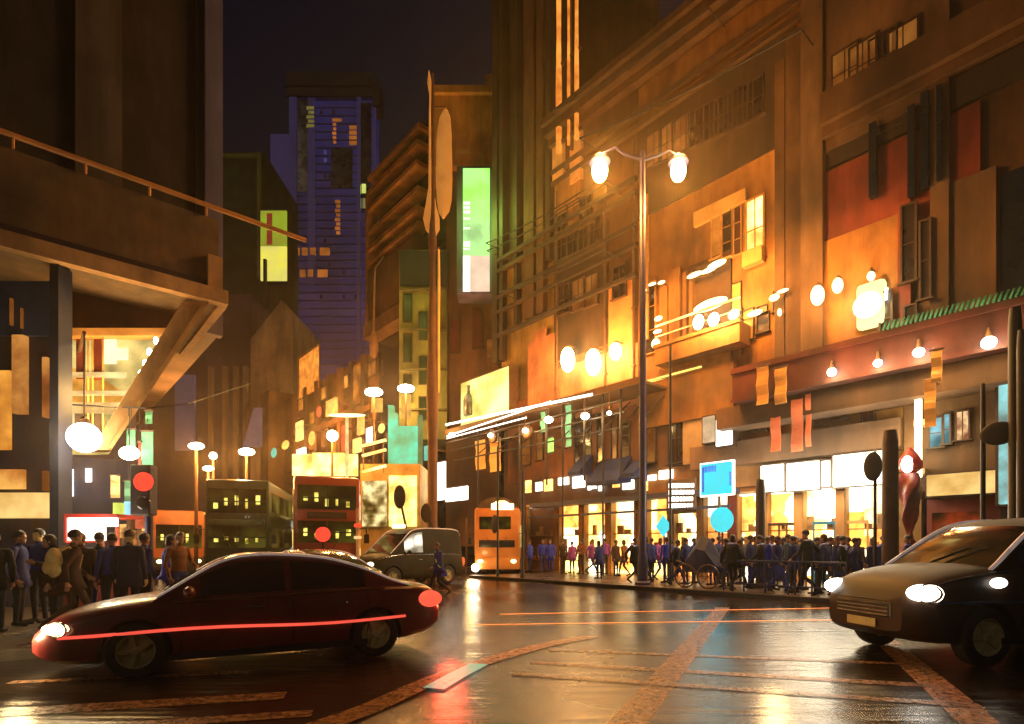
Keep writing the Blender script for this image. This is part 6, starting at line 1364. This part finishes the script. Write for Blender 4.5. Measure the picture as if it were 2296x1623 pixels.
# yellow lit hoarding behind the red bus
yh = thing('yellow_hoarding', P(720,1060,34), 'yellow lit hoarding above the roof of the red bus', 'hoarding'); 
b = MB(); prect(b,655,1018,800,1066,34.6,.3); b.build('lit_face', lit_yellow, yh); b = MB(); prect(b,700,1015,772,1055,34.5,.08); b.build('bright_face', E('hoarding_bright',(1,.88,.3),2.6,.4,.9,col2=(.9,.6,.1)), yh)
for x in (668,786): b = MB(); a_ = P(x,1066,34.9); b.tube([Vector((a_.x,a_.y,0)),P(x,1020,34.9)],.09,8); b.build('post', brown_iron, yh)
# street lamps in the distance
def tlamp(x,y,Y,style,label,power,r=.3,panelrect=None):
    p = P(x,1225,Y); p.z = 0; hd = P(x,y,Y); r_ = thing('street_lamp', p, label, 'street lamp', 0, 'street lamps down the road')
    b = MB()
    if style == 'T':
        b.lathe(p, [(.14,0),(.12,.3),(.085,hd.z)], 10); b.build('pole', lit_cream if x == 778 else trim_cream, r_, smooth=True); b = MB(); b.ell(hd, 1.05,.2,.09,18,8); b.build('lamp_bar', lamp_soft, r_, smooth=True)
    else:
        b.lathe(p, [(.12,0),(.1,.3),(.06,hd.z-.1)], 10); b.build('pole', brown_iron, r_, smooth=True); b = MB(); b.ell(hd, r*(1.6 if style == 'O' else 1),r,r*(.75 if style == 'O' else 1),16,10); b.build('lamp_globe', lamp_glass, r_, smooth=True)
    if panelrect: b = MB(); prect(b,*panelrect,Y+.1,.06); b.build('hanging_panel', E('lamp_panel',(1,.60,.12),.75,.3,1.5), r_)
    lamp(hd+Vector((0,-.6,-.2)), power, WARM, .3, parent=r_)
tlamp(778,931,31,'T','street lamp with a white pole and flat bar head',1200)
tlamp(838,879,40,'O','street lamp with a flat oval head and yellow panel, left of the pair',1700,.40,(832,893,858,924))
tlamp(910,871,38,'O','street lamp with a flat oval head over the mint sign',1500,.36,(899,884,922,938))
tlamp(745,977,33,'G','round globe street lamp left of the white pole lamp',1100,.32)
tlamp(553,1013,27,'O','street lamp with an orange haloed oval head above the teal bus',1100,.24)
tlamp(440,1000,26,'O','pale oval street lamp above the single decker bus',900,.22)
tlamp(478,1022,28,'G','small round street lamp left of the haloed oval one',700,.18); tlamp(467,1050,27,'O','low oval street lamp by the teal bus',600,.16)
# left globe lamp
gl_ = thing('globe_lamp', P(189,1225,12.9), 'large white globe lamp hanging in front of the glowing stair hall', 'globe lamp')
c_ = P(189,981,12.6); gl_.location = c_
b = MB(); b.ell(c_, .33,.33,.33, 28, 18); b.build('globe', E('globe_white',(1,.95,.82),14,.05,2), gl_, smooth=True)
b = MB(); b.lathe(c_+Vector((0,0,.31)), [(.12,0),(.10,.10),(.04,.16)], 12); hz = P(189,745,12.6).z; b.tube([c_+Vector((0,0,.4)), Vector((c_.x,c_.y,hz))], .02, 6); b.build('stem', brown_iron, gl_)
b = MB(); b.tube([Vector((c_.x,c_.y,hz)), Vector((c_.x,c_.y,hz))+D1*2.3], .04, 6); b.build('bracket', brown_iron, gl_)
lamp(c_+Vector((.0,-.6,-.1)), 200, (1,.72,.34), .33, parent=gl_)
lamp(lp(240,900,Qh-D1*1.0,D2), 380, (1,.58,.18), .6, name='hall_spill')
# traffic signal and green banners at the left
ty = 12.4; pb_ = P(334,1225,ty); pb_.z = .13
tsn = thing('traffic_signal', pb_, 'traffic signal with one big red light on a dark blue post', 'traffic signal')
b = MB(); b.lathe(pb_, [(.12,0),(.12,.25),(.085,.4),(.085,2.55)], 12); b.build('post', M('signal_blue',(.02,.025,.09),.5,.3,2,0), tsn, smooth=True)
zc = P(322,1080,ty).z; b = MB(); xs0, xs1 = P(302,1,ty).x, P(346,1,ty).x; b.wbox(xs0,xs1,ty-.16,ty+.12,zc-.75,zc+.36); b.build('signal_head', M('signal_case',(.03,.02,.03),.5,.3,2,0), tsn, bevel=.03)
b = MB(); b.lathe(P(322,1080,ty-.17), [(.205,-.02),(.205,.03),(.15,.07),(.05,.09)], 24, (0,-1,0)); b.build('red_light', E('signal_red',(1,.05,.025),1.6,.12,2), tsn, smooth=True)
b = MB(); b.lathe(P(322,1080,ty-.17)+Vector((0,0,-.46)), [(.15,-.02),(.15,.02),(.1,.04)], 20, (0,-1,0)); b.build('dark_light', dark_glass, tsn, smooth=True)
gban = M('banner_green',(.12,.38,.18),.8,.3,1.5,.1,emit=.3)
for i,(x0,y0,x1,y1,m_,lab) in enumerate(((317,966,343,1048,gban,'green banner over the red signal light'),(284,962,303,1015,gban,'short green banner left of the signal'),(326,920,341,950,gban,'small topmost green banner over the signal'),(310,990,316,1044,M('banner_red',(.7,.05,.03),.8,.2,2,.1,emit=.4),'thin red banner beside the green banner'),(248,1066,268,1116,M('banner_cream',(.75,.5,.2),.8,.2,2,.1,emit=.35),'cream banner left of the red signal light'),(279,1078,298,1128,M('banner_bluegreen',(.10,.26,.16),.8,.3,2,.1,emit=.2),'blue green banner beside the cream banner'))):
    Yb_ = 13.4; r_ = thing('banner', P((x0+x1)/2,y1,Yb_), lab, 'banner', 0, 'banners around the signal')
    b = MB(); rings = []
    for k in range(7):
        y = y0+(y1-y0)*k/6; o_ = .04*math.sin(k*1.4+i); a_ = P(x0,y,Yb_+o_); c2 = P(x1,y,Yb_+o_*.5); rings.append([a_,c2,c2+Vector((0,.02,0)),a_+Vector((0,.02,0))])
    b.ring_loft(rings); b.build('cloth', m_, r_)
    b = MB(); b.tube([P(x0-2,y0,Yb_),P(x1+2,y0,Yb_)],.025,6); b.build('rod', brown_iron, r_)
b = MB(); wl_ = [P(120,905,13.42),P(250,912,13.42),P(330,915,13.42),P(420,905,14.2),P(560,860,20)]; b.tube(wl_,.018,5)
for x,y in ((330,966),(294,962),(333,920),(313,990)): b.tube([P(x,914,13.42),P(x,y,13.41)],.008,4)
for x,y in ((258,1066),(288,1078)): b.tube([P(x,912,13.42),P(x,y,13.41)],.008,4)
o = b.build('catenary_cable', dark_iron); tag(o,'dark cable strung from the stair hall carrying the small banners','cable')
# small lit lamps and kiosk at left
kz = thing('lit_kiosk', P(200,1225,12.4), 'white lit kiosk with red trim on the left pavement behind the crowd', 'kiosk'); kz.location.z = .13
a_ = P(140,1,12.3); c2 = P(262,1,12.3); b = MB(); b.wbox(a_.x,c2.x,12.3,13.2,.13,1.0); b.build('counter', wall_red, kz, bevel=.02)
b = MB(); prect(b,148,1161,229,1212,12.25,.12); prect(b,229,1161,258,1180,12.26,.1); b.build('lit_front', lit_white, kz)
b = MB(); prect(b,143,1152,262,1160,12.1,1.2); prect(b,143,1160,148,1216,12.2,1.0); b.build('canopy', MATS['pillar_hood'], kz)
b = MB()
for x in (150,226,259): prect(b,x,1160,x+3,1225,12.4,.08); 
b.build('corner_post', wall_red, kz)
lamp(P(190,1190,11.8), 60, (1,.85,.6), .4, parent=kz)
for i,(x0,y0,x1,y1,m_,lab) in enumerate(((253,1127,272,1156,E('sm_lime',(.85,.95,.15),1.0,.3,3),'lime lit sign above the kiosk end'),(278,1124,300,1160,E('sm_cyan',(.45,.9,1),1.0,.3,3),'pale cyan lit sign right of the lime one'),(303,1160,322,1185,E('sm_red',(1,.2,.08),.7,.4,3),'small red lit sign near the signal post'),(262,1175,288,1206,E('sm_amber',(1,.55,.15),.8,.6,4,col2=(.4,.12,.03)),'amber lit sign right of the kiosk'),(292,1190,318,1222,E('sm_rust',(1,.35,.08),.6,.6,4,col2=(.3,.08,.02)),'rust lit sign low beside the signal post'))):
    Yk = 12.9+i*.12; r_ = thing('lit_sign', P((x0+x1)/2,1225,Yk), lab, 'sign', 0, 'small lit signs beyond the kiosk'); r_.location.z = 0
    b = MB(); prect(b,x0,y0,x1,y1,Yk,.1); b.build('lit_face', m_, r_); b = MB(); a_ = P((x0+x1)/2,y1,Yk+.16); b.tube([Vector((a_.x,a_.y,0)),P((x0+x1)/2,y0,Yk+.16)],.05,6); b.build('post', brown_iron, r_)
for i,(x,y,r_,lab) in enumerate(((290,1016,.16,'white oval lamp under the green banner'),(335,1248,.0,''),(320,1240,.12,'bright round lamp low between the people at left'))):
    if not r_: continue
    Yk = 13.0 if y < 1100 else 12.6; c_ = P(x,y,Yk); b = MB(); b.ell(c_,r_*1.4 if y<1100 else r_,r_,r_,14,10); 
    if y < 1100: b.tube([c_,Vector((c_.x,c_.y,P(x,912,Yk).z))],.012,5,1)
    else: b.tube([Vector((c_.x,c_.y,.13)),c_],.05,6,1)
    o = b.build('street_bulb', [lamp_glass, dark_iron], smooth=True); tag(o, lab, 'lamp'); lamp(c_-Vector((0,.4,0)), 60, (1,.7,.3), .1, name='bulb_light')
# roadside: blue barrow with a big wheel, guard rail, striped pole, red road lights
ct = thing('hand_barrow', WP(1578,1.3), 'blue tarpaulin covered barrow with one big spoked wheel on the right pavement', 'barrow')
c_ = WP(1578,1.3); b = MB(); rings = []
for s_,hh,wd in ((-.75,.85,.12),(-.55,1.25,.35),(-.1,1.85,.42),(.25,1.75,.42),(.65,1.05,.36),(.85,.75,.12)):
    q = c_+D1*(-s_)+Vector((0,0,.0)); rings.append([q+D2*(-wd)+Vector((0,0,.55)),q+D2*(-wd*.9)+Vector((0,0,hh*.75)),q+Vector((0,0,hh)),q+D2*(wd*.9)+Vector((0,0,hh*.75)),q+D2*wd+Vector((0,0,.55))])
b.ring_loft(rings); b.build('tarpaulin', M('tarp_blue',(.018,.028,.16),.6,.5,1.6,.3), ct)
for dx in (-.45,.45):
    b = MB(); w_ = c_-D1*dx-D2*.5+Vector((0,0,.42)); n = 20; b.tube([w_+(D1*math.cos(2*math.pi*k/n)+Vector((0,0,1))*math.sin(2*math.pi*k/n))*.41 for k in range(n+1)],.03,6)
    for k in range(8): b.tube([w_, w_+(D1*math.cos(math.pi*k/4)+Vector((0,0,1))*math.sin(math.pi*k/4))*.41],.012,4)
    b.build('wheel', brown_iron, ct)
b = MB(); b.tube([c_+D1*.5+Vector((0,0,.75)),c_+D1*1.15+Vector((0,0,.95))],.03,6); b.tube([c_-D1*.3+D2*.1+Vector((0,0,.6)),c_-D1*.8+D2*.1],.03,6); b.build('handle', brown_iron, ct)
for i,x in enumerate((1668,1716,1766,1838)):
    p = WP(x,.55); r_ = thing('guard_rail', p, ['leftmost section of the blue guard rail at the kerb','second section of the blue guard rail at the kerb','third section of the blue guard rail at the kerb','rightmost section of the blue guard rail at the kerb'][i], 'guard rail', 0, 'blue guard rail sections')
    b = MB(); 
    for q in (-.7,.7): b.tube([p+D1*q,p+D1*q+Vector((0,0,1.0))],.03,8)
    b.tube([p+D1*-.7+Vector((0,0,1.0)),p+D1*.7+Vector((0,0,1.0))],.03,8); b.tube([p+D1*-.7+Vector((0,0,.25)),p+D1*.7+Vector((0,0,.25))],.025,8); b.build('rail_frame', M('rail_blue',(.03,.035,.16),.5,.3,3,0), r_, smooth=True)
    b = MB()
    for k in range(1,9): b.tube([p+D1*(-.7+1.4*k/9)+Vector((0,0,.25)),p+D1*(-.7+1.4*k/9)+Vector((0,0,1.0))],.010,5)
    b.build('rail_bars', MATS['rail_blue'], r_)
sp = thing('striped_pole', P(802,1225,19.5), 'orange marker pole with a red ring beside the red bus', 'pole'); sp.location.z = 0
a_ = P(802,1,19.5); b = MB(); b.lathe(Vector((a_.x,a_.y,0)), [(.10,0),(.10,.1),(.06,.15),(.06,P(1,1140,19.5).z)], 10); b.build('pole', M('marker_orange',(.65,.30,.10),.6,.3,3,0,emit=.12), sp, smooth=True)
b = MB(); q = P(802,1178,19.5); b.lathe(q, [(.11,-.06),(.13,0),(.11,.06)], 12); b.build('red_ring', lit_red, sp, smooth=True); b = MB(); q = P(802,1205,19.5); b.lathe(q, [(.12,-.05),(.14,0),(.12,.05)], 12); b.build('white_ring', lit_cream, sp, smooth=True)
rl = thing('red_stop_lamp', P(724,1225,20.4), 'big round red lamp on a short post before the red bus', 'signal lamp'); rl.location.z = 0
q = P(724,1198,20.4); b = MB(); b.lathe(q, [(.27,-.03),(.27,.03),(.18,.07),(.05,.09)], 22, (0,-1,0)); b.build('red_light', MATS['signal_red'], rl, smooth=True); b = MB(); b.tube([Vector((q.x,q.y+.06,0)),q+Vector((0,.06,.2))],.05,8); b.build('post', dark_iron, rl)
# overhead cables along the right-hand fronts
for i,(x0,y0,x1,y1,r_,lab) in enumerate(((1090,545,1352,398,.04,'upper overhead cable of the pair crossing the brown block'),(1092,562,1356,412,.04,'lower overhead cable of the pair crossing the brown block'),(1240,250,1590,18,.04,'overhead cable rising to the cornice at the top'),(1300,310,1798,66,.05,'long overhead cable under the cornice reaching the drainpipe shaft'),(1118,655,1352,560,.05,'lowest overhead cable left of the blue lamp post'))):
    A_ = W(fs(x0,5.6),5.6,fz(x0,y0,5.6)); B_ = W(fs(x1,5.6),5.6,fz(x1,y1,5.6)); b = MB(); b.tube([A_.lerp(B_,k/8)-Vector((0,0,.25*math.sin(math.pi*k/8))) for k in range(9)],r_,6)
    for q in (A_,B_): b.tube([q,q+D2*1.35],.03,5)
    o = b.build('overhead_cable', dark_iron); tag(o,lab,'cable','overhead cables')

# lettering board with rows of white strokes under the brown awnings
nb_ = thing('notice_board', W(fs(1526,6.1),6.1,3.0), 'brown board with rows of white strokes right of the blue lamp post', 'board')
b = MB(); panel(b,1496,1078,1562,1150,6.2,.08); b.build('board_back', M('board_brown',(.12,.06,.02),.6,.3,2,0), nb_, bevel=.02)
b = MB(); rg = random.Random(4)
for r_ in range(4):
    x = 1500
    while x < 1552:
        wd = rg.uniform(2.5,7); panel(b, x,1084+r_*15,x+wd,1094+r_*15-(x-1500)*.03,6.12,.03); x += wd+rg.uniform(1.2,3)
b.build('white_strokes', lit_white, nb_)
b = MB(); s_ = fs(1530,6.2); b.tube([W(s_,6.22,fz(1530,1080,6.2)),W(s_,T,fz(1530,1080,6.2)+.2)],.04,6); b.build('bracket', brown_iron, nb_)
# signs and bare fill lamps added to brighten the far fronts
fs_cols = [E('far_sign_amber',(1,.50,.10),1.3,.4,1),E('far_sign_yellow',(1,.80,.22),1.3,.4,1),E('far_sign_red',(1,.16,.05),.9,.3,1),E('far_sign_white',(1,.92,.75),2.0,.3,1),E('far_sign_teal',(.2,.8,.55),.8,.3,1)]
nmz = ['amber','yellow','red','white','teal']
far = [(662,948,676,985,1,'left of the round globe lamp'),(690,960,704,1005,0,'over the left part of the red bus'),(708,905,718,940,2,'high on the olive brown far block'),(730,900,752,925,0,'wide, below the glowing wall patch'),(764,955,772,1010,2,'beside the white pole lamp'),(790,985,806,1012,1,'right of the white pole lamp'),(800,935,812,972,0,'below the left oval street lamp'),(820,960,832,995,3,'between the oval street lamps'),(846,945,860,975,1,'just left of the mint sign'),(950,1000,962,1030,4,'small, beside the tall mast'),(630,985,646,1010,0,'over the gap between the buses'),(606,1000,618,1030,4,'over the teal bus'),(585,1015,598,1040,1,'small, over the teal bus roof'),(664,1008,682,1030,3,'low at the yellow hoarding left end')]
for x0,y0,x1,y1,ci,where in far:
    s0,s1,z1,z0 = rect(x0,y0,x1,y1,5.2); r_ = thing('hanging_sign', W((s0+s1)/2,5.2,z0), nmz[ci]+' lit sign '+where, 'sign', 0, 'lit signs on the far fronts')
    b = MB()
    if int(x0) % 3 == 0: b.ell(W((s0+s1)/2,5.3,(z0+z1)/2), abs(s1-s0)*.5,.15,abs(z1-z0)*.32,16,10,Matrix.Rotation(STREET_ANG,3,'Z')); b.build('lit_face', fs_cols[ci], r_, smooth=True)
    else: b.fbox(s0,s1,5.2,5.45,z0,z1); b.build('lit_face', fs_cols[ci], r_, bevel=.04)
    b = MB(); b.fbox((s0+s1)/2-.06,(s0+s1)/2+.06,5.45,T+.3,z1-.3,z1-.15); b.build('bracket', brown_iron, r_)
for x,y,p_ in ((700,960,1500),(780,900,1500),(880,960,1400),(640,1000,1800)): lamp(W(fs(x,4.0),4.0,fz(x,y,4.0)), p_, WARM, .5, name='far_front_fill')  # lamps without fixtures, added to fill the dim street
lamp(P(330,980,24), 700, WARM, .5, name='left_street_fill')  # added fill lamp

# thin lit mist hanging over the whole crossing
hm_ = bpy.data.materials.new('street_mist'); hm_.use_nodes = True; hn = hm_.node_tree
hn.nodes.remove(hn.nodes['Principled BSDF'])
vs = nd(hn, 'ShaderNodeVolumeScatter'); vs.inputs['Density'].default_value = .0010; vs.inputs['Anisotropy'].default_value = .80; vs.inputs['Color'].default_value = (1,.84,.64,1)
hn.links.new(vs.outputs[0], hn.nodes['Material Output'].inputs['Volume'])
b = MB(); b.wbox(-75,45,-12,95,.02,23); o = b.build('haze', hm_); o['kind'] = 'stuff'; o['label'] = 'thin amber night mist hanging in the street'
